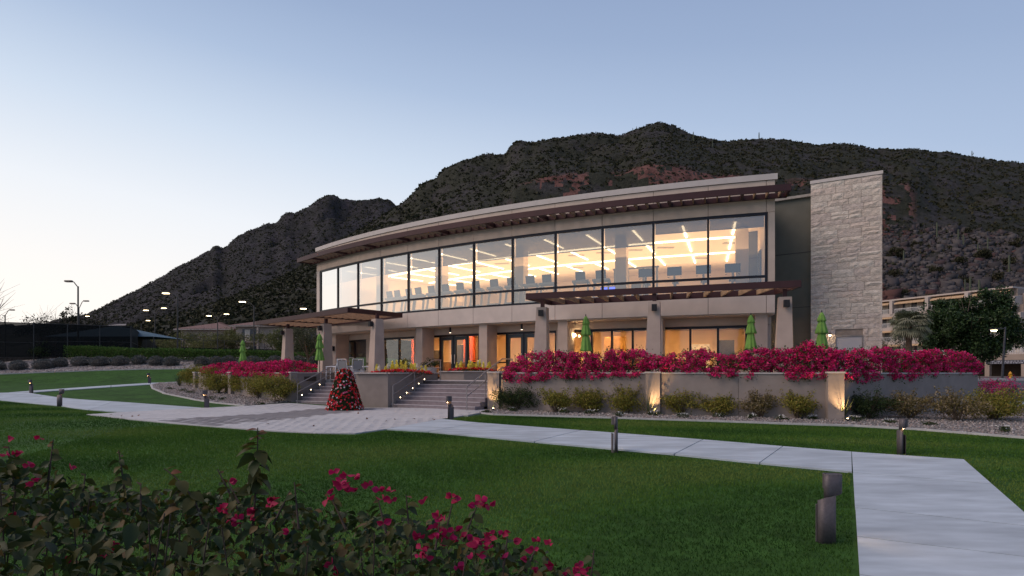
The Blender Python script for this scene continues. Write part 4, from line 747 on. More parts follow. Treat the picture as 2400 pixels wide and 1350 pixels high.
for i, (a, b, n, lb) in enumerate([(1186, 1345, 360, 'magenta bougainvillea spilling over the wall beside the stair pillar'), (1335, 1520, 400, 'magenta bougainvillea on the wall below the first closed umbrella'), (1510, 1700, 270, 'thin magenta bougainvillea with gaps behind the middle pillar and below the windows'), (1690, 1860, 340, 'magenta bougainvillea with a trailing spray over the jointed wall'), (1850, 2060, 470, 'tall magenta bougainvillea spraying up below the stone tower'), (2050, 2298, 520, 'magenta bougainvillea covering the wall end toward the road')]): boug(lb, WALL, a, b, topR, botR, n, 22, 900 + i * 7)
for i, (a, b, n, lb) in enumerate([(472, 620, 420, 'bright magenta bougainvillea on the left-hand wall by the golden shrubs'), (605, 743, 460, 'bright magenta bougainvillea on the left-hand wall by the pergola columns')]): boug(lb, WL, a, b, topL, botL, n, 22, 960 + i * 7, 1.6, .075)
for (W, m_) in ((WALL, 0), (WL, 1)):      # planting soil behind the walls
    for i, (a, b) in enumerate(zip(W[:-1], W[1:])):
        d = (b - a).normalized(); n = Vector((-d.y, d.x)); n = n if n.y > 0 else -n; sgn = 1; q = [a + n * .12, b + n * .12, b + n * 1.3, a + n * 1.3]; s_ = MB().prism([tuple(p) for p in q], TERR - .05, CAP - .16 - .006 * i).build('planting_soil', M('planting_soil', (.06, .045, .035), .95, .3, 6, .4, 20)); s_['kind'] = 'structure'
shr_y = M('olive_shrub_leaf', (0, 0, 0), .8, attr=[(.10, .12, .024), (.18, .19, .034), (.26, .24, .042), (.33, .27, .055), (.20, .145, .05)], spec=.2, trans=.25)
shr_g = M('green_shrub_leaf', (0, 0, 0), .75, attr=[(.014, .03, .008), (.025, .05, .014), (.045, .07, .02), (.07, .08, .025)], spec=.25, trans=.2)
dry_m = M('dry_shrub_leaf', (0, 0, 0), .85, attr=[(.09, .08, .028), (.15, .12, .04), (.20, .15, .06), (.32, .26, .18), (.12, .10, .03)], spec=.15, trans=.2)
yel_m = M('yellow_flower', (.75, .48, .02), .7, .15, 6)
def shrub(name, lbl, c, rx, rz_, n, size, mat, seed, k=16, stems=9, flowers=0, grp=None, cat='shrub', cr=.46):
    g = np.random.default_rng(seed); t_ = thing(name, lbl, cat, c, group=grp); C = clumps(n, (0, 0, rz_ * .56), (rx, rx * .8, rz_ * .52), g, k, cr); C[:, 2] = np.abs(C[:, 2] - .02) + .02
    mb = MB(); spr = []
    for q in range(stems):
        a = g.uniform(0, 6.28); r = g.uniform(.3, .9) * rx; h = rz_ * g.uniform(.6, 1.22); tt = g.uniform(.55, 1.02, 34)[:, None]; spr.append(np.array([math.cos(a) * r, math.sin(a) * r * .8, h]) * tt + g.normal(size=(34, 3)) * .055); mb.tube([(g.normal() * .03, g.normal() * .03, -.05), (math.cos(a) * r * .45, math.sin(a) * r * .4, h * .5), (math.cos(a) * r, math.sin(a) * r * .8, h)], [.014, .010, .004], 5)
    C = np.concatenate([C] + spr); leaves('foliage', C, size, mat, t_, .5, seed=seed); mb.build('stems', stem_m, t_)['kind'] = 'stuff'
    if flowers:
        for q in range(flowers): p = C[g.integers(0, len(C))]; MB().lathe([(.008, -.015), (.035, .0), (.02, .012)], (p[0], p[1] - .05, p[2] + .03), 7).build('flower', yel_m, t_)
    return t_
sh_r = [(1212, 962, .95, 1.0, 'dense dark green shrub with yellow flowers beside the stair pillar', shr_g, 2600, 4), (1302, 968, .62, .85, 'airy olive shrub before the wall next to the dark shrub', shr_y, 1500, 1), (1385, 968, .66, .9, 'airy olive shrub in the middle of the first wall', shr_y, 1600, 1), (1472, 970, .72, .95, 'airy yellow-tipped shrub left of the middle lit pillar', shr_y, 1700, 0), (1597, 974, .7, .82, 'olive shrub right of the middle lit pillar', shr_y, 1700, 0), (1687, 976, .72, .85, 'broad olive shrub before the wall joint', shr_y, 1800, 0), (1782, 979, .6, .86, 'thin pale twiggy shrub beside the wall joint', dry_m, 900, 0), (1872, 982, .6, .85, 'olive shrub left of the corner pillar', shr_y, 1500, 0), (2035, 982, .72, .82, 'green twiggy shrub behind the thick yucca', shr_g, 1300, 0), (2132, 982, .85, .85, 'brownish twiggy shrub before the last wall', dry_m, 1500, 0), (2245, 988, .78, .85, 'pale brown bare-stemmed shrub at the wall end', dry_m, 1200, 0), (2330, 985, .95, 1.0, 'large olive-brown shrub past the wall end', shr_y, 2200, 0)]
for i, (px, py, rx, h, lb, m_, n, fl) in enumerate(sh_r): shrub('shrub', lb, g3(px, py), rx * random.uniform(1.05, 1.35), h * random.uniform(.85, 1.12), int(n * 1.75), .075, m_, 1200 + i, 24, 22, fl, 'shrubs before the right-hand wall')
c = g3(2332, 948); sb = shrub('bougainvillea', 'small dark magenta bougainvillea bush past the wall end by the road', c, 1.3, 1.3, 1500, .07, boug_m, 1250, 22, 8, 0, None, 'bougainvillea'); leaves('leaf_mass', clumps(900, (0, 0, .6), (1.2, 1.0, .6), np.random.default_rng(4), 14, .4), .08, bleaf_m, sb, seed=8)
sh_l = [(463, 906, 1.0, 1.15, 'golden rounded shrub at the far end of the left-hand wall', shr_y, 2600), (492, 916, .9, 1.15, 'golden shrub beside the far wall post', shr_y, 2200), (528, 922, .85, 1.05, 'olive shrub left of the middle wall post', shr_y, 2000), (572, 926, .75, 1.0, 'brown twiggy shrub right of the middle wall post', shr_y, 1700), (610, 934, .85, 1.15, 'olive shrub in the middle of the left-hand bed', shr_y, 2300), (650, 943, .92, 1.2, 'dense olive shrub against the stair-side wall post', shr_y, 2700)]
for i, (px, py, rx, h, lb, m_, n) in enumerate(sh_l): shrub('shrub', lb, g3(px, py), rx * 1.3, h * 1.1, int(n * 2.2), .085, m_, 1300 + i, 26, 8, 0, 'shrubs before the left-hand wall')
blade_m = M('yucca_blade', (0, 0, 0), .6, attr=[(.03, .045, .018), (.055, .075, .03), (.09, .10, .05), (.14, .13, .08)], spec=.3)
def spiky(name, lbl, c, n, ln, spread, w, seed, grp=None):
    g = np.random.default_rng(seed); t_ = thing(name, lbl, 'yucca', c, group=grp); mes = []
    for k in range(n):
        a = g.uniform(0, 6.28); e = g.uniform(.0, spread); l = ln * g.uniform(.65, 1.1); d = Vector((math.cos(a) * math.sin(e), math.sin(a) * math.sin(e), math.cos(e))); s = Vector((-math.sin(a), math.cos(a), 0)) * w / 2; m1 = d * l * .5 + Vector((0, 0, .02)); m2 = d * l + Vector((0, 0, -l * .12 * math.sin(e)))
        me = fastmesh('blade', [tuple(-s), tuple(s), tuple(m1 + s * .8), tuple(m1 - s * .8), tuple(m2 + s * .06), tuple(m2 - s * .06)], [[0, 1, 2, 3], [3, 2, 4, 5]], blade_m, [g.uniform(0, 1)] * 2, 4); put('blade', me, t_)
    return t_
spiky('yucca', 'thin spiky yucca in front of the middle lit pillar', g3(1521, 974), 34, 1.15, 1.0, .022, 1); spiky('yucca', 'thick green yucca in front of the corner lit pillar', g3(1975, 985), 90, .85, .75, .03, 2); spiky('yucca', 'feathery yucca in the left-hand gravel bed beside the shrubs', g3(513, 923), 70, 1.1, .75, .026, 3); spiky('yucca', 'small yucca at the far end of the left-hand gravel bed', g3(421, 906), 40, 1.1, .7, .03, 4)
wfl = M('white_petal', (.72, .70, .66), .7, .08, 6)
def cover(px, py, r, i, lb, white=True):
    g = np.random.default_rng(1500 + i); c = g3(px, py); t_ = thing('groundcover_plant', lb, 'plant', c, group='small flowering plants in the gravel'); C = clumps(260, (0, 0, r * .3), (r, r * .8, r * .38), g, 8, .5); C[:, 2] = np.abs(C[:, 2]); leaves('foliage', C, .05, shr_g, t_, .5, seed=i)
    if white: p = clumps(40, (0, 0, r * .55), (r * .9, r * .7, r * .25), g, 7, .5); leaves('blossoms', p, .035, wfl, t_, .9, up=.8, seed=i + 3)
for i, (px, py, r, wh) in enumerate([(1141, 969, .22, 0), (1201, 966, .27, 1), (1320, 970, .3, 1), (1386, 972, .3, 1), (1455, 978, .28, 1), (1534, 976, .3, 1), (1602, 981, .28, 1), (1685, 980, .26, 1), (1762, 983, .25, 1), (1835, 986, .25, 1), (1905, 984, .22, 1), (2003, 989, .33, 1), (2088, 992, .24, 1), (2178, 998, .24, 0), (2350, 1014, .3, 1), (500, 938, .35, 0), (523, 940, .35, 1), (400, 914, .3, 0), (430, 919, .4, 0), (610, 950, .28, 0), (445, 923, .35, 0)]): cover(px, py, r, i, ('tiny white-flowered plant' if wh else 'low grey-green tuft') + (' in the gravel before the right-hand wall' if px > 1000 else ' in the left-hand gravel bed'), wh)
# flower cone on the plaza
pet_m = M('petunia', (0, 0, 0), .7, attr=[(.50, .012, .018), (.66, .018, .024), (.72, .035, .06), (.60, .04, .15), (.78, .6, .62), (.82, .8, .78)], spec=.25, trans=.25)
c = g3(808, 962); fc = thing('flower_cone', 'tall tapering cone of red and white petunias on the plaza', 'flower tower', c); g = np.random.default_rng(3); FH = 1.62; prof = lambda t: .70 * (1 - t) ** .8 + .30 * np.clip(1 - t, 0, 1) ** .25 * np.where(t > .9, (1 - t) * 8 + .2, 1)
def conepts(n, k=1.0): t = g.uniform(0, 1, n) ** 1.15; a = g.uniform(0, 6.28, n); r = np.interp(t, [0, .1, .5, .85, .96, 1], [.74, .70, .50, .32, .24, .05]) * k; return np.stack([np.cos(a) * r, np.sin(a) * r, t * FH + .03], -1), a
p, a = conepts(5200, .96); leaves('foliage', p, .07, shr_g, fc, .6, seed=21)
p, a = conepts(640, 1.0); V = []; Fq = []; rn = []
for k in range(len(p)):      # each petunia: a shallow five-lobed trumpet facing outward
    n_ = Vector((math.cos(a[k]), math.sin(a[k]), .35 + g.normal() * .3)).normalized(); s = n_.orthogonal().normalized(); u_ = n_.cross(s); r = .04 * g.uniform(.75, 1.2); o = len(V); q0 = Vector(p[k]); V.append(tuple(q0)); tone = g.choice([.05, .2, .3, .45, .62, .8, .98], p=[.2, .26, .2, .12, .08, .04, .10])
    for m_ in range(10): an = 2 * math.pi * m_ / 10; V.append(tuple(q0 + (s * math.cos(an) + u_ * math.sin(an)) * r * (1 if m_ % 2 else .8) + n_ * .022))
    for m_ in range(10): Fq.append((o, o + 1 + m_, o + 1 + (m_ + 1) % 10)); rn.append(tone)
put('blossoms', fastmesh('blossoms', V, Fq, pet_m, rn, 3), fc); MB().lathe([(.6, 0), (.62, .08), (.5, .3), (.3, 1.2), (.1, 1.5)], (0, 0, 0), 14).build('frame_core', M('planter_core', (.03, .035, .02), .95), fc)
# beds of snapdragons and petunias in the planters
snap_y = M('snapdragon_bloom', (0, 0, 0), .7, attr=[(.78, .66, .06), (.80, .72, .16), (.80, .76, .42), (.80, .79, .72)], trans=.3)
def flowerbed(lbl, c, rx, ry, z0, n_red, n_sn, hs, seed, rot=0, pk=0):
    g = np.random.default_rng(seed); t_ = thing('flower_bed', lbl, 'flowers', (c[0], c[1], z0), rot); m_ = lambda n, k=1: np.stack([g.uniform(-1, 1, n) * rx * k, g.uniform(-1, 1, n) * ry * k], -1)
    q = m_(int(n_red * 3)); hh = .16 * (1 - (q[:, 0] / rx) ** 2 * .6); leaves('foliage', np.c_[q, g.uniform(.0, 1, len(q)) * hh + .02], .07, shr_g, t_, .55, seed=seed); q = m_(n_red); hh = .2 * (1 - (q[:, 0] / rx) ** 2 * .6)
    leaves('petunias', np.c_[q, hh + g.uniform(-.06, .05, n_red)], .11, pet_m, t_, .95, up=.8, rnd=g.choice([.05, .2, .3, .4, .7], n_red, p=[.25, .3, .2, .2, .05]), seed=seed + 1)
    for k in range(n_sn):
        x, y = m_(1, .8)[0]; h = hs * g.uniform(.65, 1.05) * (1 - .4 * (x / rx) ** 2); s = thing('x', None, None) if False else None; zz = np.linspace(.45, 1, 26) * h; w = .05 * (1.15 - np.linspace(.2, 1, 26) ** 2); aa = g.uniform(0, 6.28, 26)
        leaves('snapdragon', np.c_[x + np.cos(aa) * w, y + np.sin(aa) * w, zz], 0.1, snap_y, t_, .9, rnd=np.clip(np.full(26, g.choice([.1, .2, .35, .95], p=[.4, .3, .12, .18])) + g.normal(size=26) * .06, 0, 1), seed=seed + k)
    return t_
flowerbed('yellow snapdragons above red petunias in the tall planter block', (-5.1, 27.3), 1.35, 1.0, CAP - .06, 520, 24, .62, 51, R_(20)); flowerbed('yellow snapdragons above red petunias in the low planter by the doors', (-1.95, 29.35), 1.15, .6, CAP + .05, 330, 22, .62, 53, R_(-5))
# grey mounds, clipped hedge and trees on the bank
grey_m = M('grey_shrub_leaf', (0, 0, 0), .9, attr=[(.07, .075, .07), (.12, .125, .115), (.17, .17, .155), (.22, .215, .20)], spec=.1)
for i, (px, py, w) in enumerate([(-8, 868, 38), (43, 867, 38), (101, 864, 44), (141, 860, 32), (190, 857, 42), (236, 857, 46), (281, 856, 42), (326, 854, 32), (366, 856, 34), (402, 857, 34), (473, 857, 34), (506, 857, 28), (535, 855, 32), (592, 856, 40), (645, 855, 34), (700, 856, 30), (735, 857, 30)]):
    c = g3(px, py); rx = w / 2 / F * c.y * 1.1; lb = ('grey-green mounded shrub on the gravel bank beside the dark court fence' if px < 160 else ('grey-green mounded shrub below the dark end of the hedge' if px < 300 else ('grey-green mounded shrub below the sunlit middle of the hedge' if px < 480 else 'grey-green mounded shrub behind the left-hand bougainvillea')))
    g = np.random.default_rng(1700 + i); t_ = thing('mounded_shrub', lb, 'shrub', c, group='grey mounded shrubs on the bank'); C = ellip(1300, (0, 0, .28), (rx, rx * .8, .55), g, .75); C = C[C[:, 2] > -.05]; d = C - [0, 0, -.1]; leaves('foliage', C, .13, grey_m, t_, .35, dirs=d / np.linalg.norm(d, axis=1)[:, None], seed=i); MB().lathe([(rx * .6, -.1), (rx * .75, .2), (rx * .4, .55)], (0, 0, 0), 10).build('inner_twigs', M('twig_core', (.05, .045, .04), .95), t_)
hedge_m = M('hedge_leaf', (0, 0, 0), .75, attr=[(.022, .055, .010), (.045, .10, .016), (.07, .15, .022), (.11, .17, .03)], spec=.25, trans=.2)
hl = [(160, 836, 812), (250, 838, 815), (340, 841, 819), (430, 843, 819), (500, 845, 821), (560, 845, 822), (610, 845, 823), (660, 845, 826), (740, 845, 828), (800, 846, 832)]
hedge = thing('hedge', 'long clipped green hedge along the top of the gravel bank', 'hedge', g3(430, 843)); ho = np.array(hedge.location); g = np.random.default_rng(60); hp = []
for k in range(26000):
    px = g.uniform(160, 790); D = np.interp(px, [160, 430, 800], [55.0, 54.0, 53.0]); w = g.uniform(-1, 1); D2 = D + w * .7; zt_ = EYE + (HY - np.interp(px, [q[0] for q in hl], [q[2] for q in hl])) / F * D + g.normal() * .05 + .12 * vnoise(np.array([px / 14.]), np.array([1.]))[0]; x = (px - CX) / F * D; zb_ = float(gz(x, D)); u = g.uniform(0, 1) ** .55; hp.append((x, D2 if u < .93 else D + w * .7, zb_ + (zt_ - zb_) * u))
leaves('foliage', np.array(hp) - ho, .13, hedge_m, hedge, .5, seed=61)
mb = MB()
for px in range(165, 790, 12): D = np.interp(px, [160, 430, 800], [55.0, 54.0, 53.0]); x = (px - CX) / F * D; z_ = float(gz(x, D)); mb.tube([(x - ho[0], D - ho[1], z_ - ho[2]), (x + .1 - ho[0], D - ho[1], z_ + .9 - ho[2])], .03, 5)
mb.build('stems', stem_m, hedge)
def tree(name, lbl, c, h, rx, n, size, mat, seed, th=.12, trunk_h=.35, cat='tree', k=26, cr=.3, grp=None, rz_=None, bare=0):
    g = np.random.default_rng(seed); t_ = thing(name, lbl, cat, c, group=grp); zc = h * (trunk_h + 1) / 2; rz_ = rz_ or h * (1 - trunk_h) / 2; C = clumps(n, (0, 0, zc), (rx, rx, rz_), g, k, cr); C = C[C[:, 2] > .1]; leaves('crown', C, size, mat, t_, .5, seed=seed); mb = MB(); b_ = Vector((g.normal() * .1, g.normal() * .1, h * trunk_h)); mb.tube([(0, 0, -.2), (b_.x * .5, b_.y * .5, h * trunk_h * .5), tuple(b_)], [th, th * .85, th * .7], 8)
    for q in range(10 + bare):
        a = g.uniform(0, 6.28); e = Vector((math.cos(a) * rx * g.uniform(.4, .9), math.sin(a) * rx * g.uniform(.4, .9), zc + rz_ * g.uniform(-.5, .85))); m2 = b_.lerp(e, .5) + Vector((0, 0, -.1 * h * g.uniform(-.5, 1))); mb.tube([tuple(b_), tuple(m2), tuple(e)], [th * .5, th * .3, th * .08], 5)
        for w in range(3): e2 = e + Vector((g.normal(), g.normal(), abs(g.normal()))) * rx * .25; mb.tube([tuple(m2.lerp(e, .6)), tuple(e2)], [th * .16, th * .05], 4)
    mb.build('trunk', M('tree_bark', (.10, .075, .055), .95, .3, 6, .5, 15), t_); return t_
olive_m = M('olive_tree_leaf', (0, 0, 0), .8, attr=[(.03, .04, .018), (.06, .07, .035), (.10, .11, .065), (.14, .145, .10)], spec=.2, trans=.2); pv_m = M('palo_verde_leaf', (0, 0, 0), .85, attr=[(.07, .08, .03), (.11, .12, .045), (.15, .155, .06), (.18, .175, .08)], spec=.15, trans=.3)
def ground_at(px, D, dz=0): x = (px - CX) / F * D; return Vector((x, D, float(gz(x, D)) + dz))
tree('olive_tree', 'grey-leaved olive tree behind the slatted pergola', ground_at(722, 47), 4.6, 1.9, 3800, .14, olive_m, 71, .1, .3)
for i, (px, D, h, rx, lb) in enumerate([(452, 95, 5.2, 4.5, 'feathery yellow-green tree before the left end of the condominium'), (500, 92, 4.8, 4.5, 'feathery yellow-green tree before the condominium middle'), (548, 94, 5.4, 3.6, 'feathery tree between the two condominium roofs'), (648, 85, 5.0, 3.2, 'feathery yellow-green tree beside the condominium balconies'), (700, 88, 5, 3, 'feathery tree seen between the pergola columns'), (385, 105, 5, 5, 'low dark feathery tree beyond the tall court lamp')]): tree('palo_verde_tree', lb, ground_at(px, D), h, rx, 3200, .26, pv_m, 80 + i, .14, .2, k=30, cr=.34, grp='palo verde trees')
tdark = M('dark_tree_leaf', (0, 0, 0), .8, attr=[(.010, .014, .008), (.02, .025, .012), (.035, .035, .018)], spec=.15)
for i, (px, D, h, rx, lb) in enumerate([(92, 90, 8.0, 4, 'dark spreading tree behind the court fence on the skyline'), (130, 95, 7.4, 4.5, 'low dark tree behind the court fence beside the spreading one'), (168, 85, 8.2, 1.8, 'narrow dark tree behind the court fence by the lamp pole'), (206, 95, 7.8, 2, 'small dark palm-like tree right of the lamp pole'), (-58, 62, 8, 3.0, 'bare-branched tree at the end of the court fence')]): tree('dark_tree', lb, ground_at(px, D), h, rx, 900 if i < 4 else 260, .34 if i < 4 else .16, tdark, 90 + i, .12, .3, k=18, cr=.3, bare=14 if i == 4 else 0)
shrub('shrub', 'dark low shrub at the foot of the court fence', g3(95, 843), 1.2, 1.5, 1800, .12, shr_g, 1600, 14, 6)
# ------------------------------------------------------------------ furniture, lamps, gym machines, courts, neighbouring buildings
# bollard lights: two offset half-pipes, the upper one hooding a small lamp
bol_m = M('bollard_bronze', (.105, .09, .095), .55, .12, 30, .15, 60, metal=.3); bl_em = EM('bollard_lamp', (1, .62, .28), 16)
def halfpipe(cx, cy_, r, th, zlo, zhi, a0, a1, n=14):
    mb = MB(); A = [a0 + (a1 - a0) * i / n for i in range(n + 1)]
    for i, a in enumerate(A):
        f = i / n
        for rr, zz in ((r, zlo(f)), (r, zhi(f)), (r - th, zhi(f)), (r - th, zlo(f))): mb.v.append((cx + rr * math.copysign(abs(math.cos(a)) ** .6, math.cos(a)), cy_ + .7 * rr * math.copysign(abs(math.sin(a)) ** .6, math.sin(a)), zz))
    for i in range(n):
        for k in range(4): mb.f.append((i * 4 + k, (i + 1) * 4 + k, (i + 1) * 4 + (k + 1) % 4, i * 4 + (k + 1) % 4))
    mb.f.append((0, 1, 2, 3)); e = n * 4; mb.f.append((e + 3, e + 2, e + 1, e)); return mb
def bollard(px, py, rz, lbl, power=0, aim=(.8, -.3, -.5)):
    c = g3(px, py, -.01); t_ = thing('bollard_light', lbl, 'bollard', c, rz, 'bollard lights along the paths'); pi = math.pi
    halfpipe(-.045, .0, .112, .014, lambda f: 0, lambda f: .475 + .085 * f, pi * 1.0, pi * 2.0).build('lower_shell', bol_m, t_, True); halfpipe(.042, .012, .112, .014, lambda f: .49 + .09 * f, lambda f: .76, pi * 1.0, pi * 2.05).build('upper_shell', bol_m, t_, True)
    halfpipe(.042, .012, .112, .02, lambda f: .745, lambda f: .762, 0, 2 * pi, 18).build('top_ring', bol_m, t_); MB().lathe([(.075, .748), (.075, .757)], (.042, .012, 0), 18).build('top_plate', bol_m, t_); halfpipe(.042, .013, .110, .012, lambda f: .6, lambda f: .758, 0, pi, 10).build('rear_hood', bol_m, t_)
    halfpipe(-.045, .002, .118, .012, lambda f: 0, lambda f: .42, .25 * pi, pi * .98, 8).build('rear_shell', bol_m, t_); MB().box((.085, -.02, .56), (.012, .05, .012)).build('lamp', bl_em, t_)
    if power:
        ld = bpy.data.lights.new('bollard_spot', 'SPOT'); ld.energy = power; ld.color = (1, .62, .34); ld.spot_size = R_(105); ld.spot_blend = 1; ld.shadow_soft_size = .04; lo = bpy.data.objects.new('bollard_spot', ld); COL.objects.link(lo); lo.parent = t_; lo.location = (.125, -.01, .59); lo.rotation_euler = (-Vector(aim)).to_track_quat('Z', 'Y').to_euler()
    t_.scale = (.84, .84, 1)
    return t_
bollard(1944, 1272, 0, 'bronze bollard light on the lawn beside the wide path slab', 9, (.75, -.25, -.5)); bollard(1441, 1060, R_(75), 'bronze bollard light on the lawn edge of the middle path', 3); bollard(2114, 1066, R_(-100), 'lit bronze bollard light before the gravel bed and thick yucca', 4); bollard(1054, 983, R_(-145), 'dark bollard light at the lawn tip before the stairs', 4, (-.5, -.5, -.5)); bollard(482, 957, R_(-150), 'dark bollard light where the plaza meets the gravel bed', 4, (-.5, -.5, -.5)); bollard(142, 952.5, R_(10), 'dark bollard light beside the curving left path', 4, (.7, -.2, -.5)); bollard(72, 921, R_(170), 'dark bollard light at the fork of the left paths', 2); bollard(349, 899, R_(-140), 'small lit bollard light by the distant path below the bank', 3, (-.5, -.5, -.5))
# closed umbrellas
umb_m = M('lime_canvas', (.205, .40, .085), .95, .12, 5, .1, 40, trans=.12); pole_m = M('umbrella_pole', (.06, .055, .05), .5, .1, 5, metal=.5)
def umbrella(px, yt, yb, D, lbl, ph):
    x = (px - CX) / F * D; zt_, zb_ = EYE + (HY - yt) / F * D, EYE + (HY - yb) / F * D; h = zt_ - zb_; t_ = thing('closed_umbrella', lbl, 'umbrella', (x, D, TERR), group='closed lime-green umbrellas'); z0 = zb_ - TERR; fold = lambda a, i: 1 + (.20 if i in (0, 1) else .12) * math.cos(8 * a + ph + i * .2) + .06 * math.cos(3 * a + ph * 2 + i)
    s = h / 1.55; pr = [(.25, 0), (.262, .05), (.215, .35), (.165, .62), (.15, .72), (.17, .80)]; MB().lathe([(r * s * .88, z * s + z0) for r, z in pr], (0, 0, 0), 40, fold).build('lower_canopy', umb_m, t_, True)
    pr = [(.235, .70), (.225, .78), (.175, 1.02), (.125, 1.2), (.115, 1.26)]; MB().lathe([(r * s * .88, z * s + z0) for r, z in pr], (0, 0, 0), 40, fold).build('middle_canopy', umb_m, t_, True); pr = [(.165, 1.18), (.155, 1.26), (.11, 1.42), (.05, 1.53), (.012, 1.55)]; MB().lathe([(r * s * .88, z * s + z0) for r, z in pr], (0, 0, 0), 40, fold).build('top_canopy', umb_m, t_, True)
    MB().lathe([(.155 * s, .70 * s + z0), (.162 * s, .72 * s + z0), (.155 * s, .74 * s + z0)], (0, 0, 0), 20).build('strap', M('umbrella_strap', (.09, .2, .04), .9), t_); MB().tube([(0, 0, 0), (0, 0, z0 + 1.6 * s)], .022, 8).build('pole', pole_m, t_); MB().lathe([(.012, 1.55), (.028, 1.58), (.012, 1.64)], (0, 0, z0 + 1.6 * s - 1.6), 8).build('finial', pole_m, t_); MB().lathe([(.28, 0), (.28, .05), (.05, .08)], (0, 0, 0), 18).build('base', pole_m, t_)
umbrella(569, 797, 848, 41, 'closed lime umbrella standing before the hedge behind bougainvillea', 1); umbrella(749, 782, 845, 32.2, 'closed lime umbrella beneath the slatted pergola', 2); umbrella(1373, 741, 823, 25.6, 'closed lime umbrella beside the glowing sconce', 3); umbrella(1760, 738, 818, 23.6, 'closed lime umbrella in front of the last ground-floor window', 4); umbrella(1926, 732, 823, 24.0, 'closed lime umbrella in front of the stone tower', 5)
# patio chairs and table
wmet = M('white_metal', (.72, .72, .74), .5, .04, 4); sling = M('white_sling', (.26, .25, .25), .8, .05, 8)
def chair(c, rz, lbl):
    t_ = thing('patio_chair', lbl, 'chair', (*c, TERR), rz, 'white patio chairs under the slatted pergola')
    MB().box((0, 0, .43), (.5, .48, .03)).build('seat', sling, t_); MB().box((0, .28, .74), (.44, .015, .44), 0, Matrix.Rotation(R_(-12), 4, 'X')).build('backrest', sling, t_)
    for sx in (-.27, .27):
        MB().tube([(sx, -.25, 0), (sx, -.24, .64)], .016, 6).build('leg', wmet, t_); MB().tube([(sx, .3, 0), (sx, .22, .45), (sx, .36, 1.02)], .016, 6).build('leg', wmet, t_); MB().tube([(sx, -.27, .64), (sx, 0, .665), (sx, .27, .63)], .02, 6).build('armrest', wmet, t_)
    for y, z_ in ((-.24, .42), (.24, .42), (.36, 1.02)): MB().tube([(-.27, y, z_), (.27, y, z_)], .015, 6).build('crossbar', wmet, t_)
chair((-9.05, 30.2), R_(-95), 'white sling patio chair turned sideways beside the handrail'); chair((-8.35, 30.0), R_(160), 'white sling patio chair with its back to the stairs'); chair((-7.75, 29.8), R_(205), 'white sling patio chair behind the flower cone'); chair((-7.45, 30.7), R_(85), 'white sling patio chair against the pergola column')
tb = thing('patio_table', 'round dark patio table among the white chairs', 'table', (-8.2, 30.7, TERR)); MB().lathe([(.5, .70), (.5, .73)], (0, 0, 0), 24).build('table_top', M('table_glass', (.12, .12, .11), .2), tb); MB().tube([(0, 0, 0), (0, 0, .7)], .04, 8).build('leg', wmet, tb); MB().lathe([(.26, 0), (.26, .03)], (0, 0, 0), 16).build('base', wmet, tb)
pot_m = M('grey_pot', (.42, .41, .41), .8, .06, 4)
for i, (c, lb) in enumerate((((-8.9, 33.4), 'grey planter pot with feathery green plant by the corner window'), ((-7.4, 32.6), 'grey planter pot with green plant beside the pergola column'), ((-5.6, 31.4), 'grey planter pot with dark green shrub under the side windows'), ((-4.2, 30.6), 'grey planter pot with grassy plant next to the entrance pier'))):
    t_ = thing('planter_pot', lb, 'planter', (*c, TERR)); MB().lathe([(.26, 0), (.38, .6), (.40, .62), (.36, .6)], (0, 0, 0), 14).build('pot', pot_m, t_); g = np.random.default_rng(i); C = clumps(420, (0, 0, .82), (.55, .5, .3), g, 9, .5); leaves('foliage', C, .12, shr_g if i % 2 else shr_y, t_, .25, seed=i, droop=.3)
# treadmills behind the glass
tm_d = M('machine_grey', (.16, .17, .18), .4, .08, 6, metal=.3); tm_s = M('machine_silver', (.24, .25, .25), .4, .06, 6, metal=.4); scr = M('console_back', (.04, .05, .058), .4, .08, 4)
def treadmill(loc, rz, lbl, proto=[None]):
    if proto[0] is None:
        t_ = thing('treadmill', lbl, 'treadmill', loc, rz, 'treadmills lined up along the glass'); MB().box((0, .9, .12), (.82, 1.9, .16)).build('deck', tm_d, t_); MB().box((0, .95, .205), (.52, 1.7, .012)).build('belt', M('belt_black', (.02, .02, .02), .8), t_); MB().hexa([(-.4, -.1, .1), (.4, -.1, .1), (.4, .35, .1), (-.4, .35, .1), (-.34, .0, .34), (.34, .0, .34), (.34, .25, .3), (-.34, .25, .3)]).build('motor_cover', tm_s, t_)
        for sx in (-.37, .37): MB().bar((sx, .15, .15), (sx * .95, .32, 1.15), .07, .11, (0, 1, 0)).build('upright', tm_s, t_); MB().tube([(sx, .3, 1.12), (sx, .7, 1.08), (sx, 1.0, .98)], .025, 6).build('handrail', tm_d, t_)
        MB().box((0, .28, 1.17), (.86, .28, .1), 0, Matrix.Rotation(R_(-15), 4, 'X')).build('dash', tm_s, t_); MB().box((0, .18, 1.46), (.50, .06, .40), 0, Matrix.Rotation(R_(12), 4, 'X')).build('console', scr, t_); proto[0] = t_; return t_
    return dup(proto[0], None, loc, rz, lbl)
tms = [910.5, 928.6, 955.7, 978, 1008.7, 1042, 1076, 1113, 1156, 1197, 1241, 1280, 1359, 1407]
for i, px in enumerate(tms): t = th_at(px, RF - 1.3); x, y = ap(RF - 1.2, t); treadmill((x, y, ZSill), R_(t), 'treadmill behind the second-floor glass ' + ('left of the white columns' if i < 4 else ('in the unbroken middle row' if i < 12 else 'beside the blue screen')))
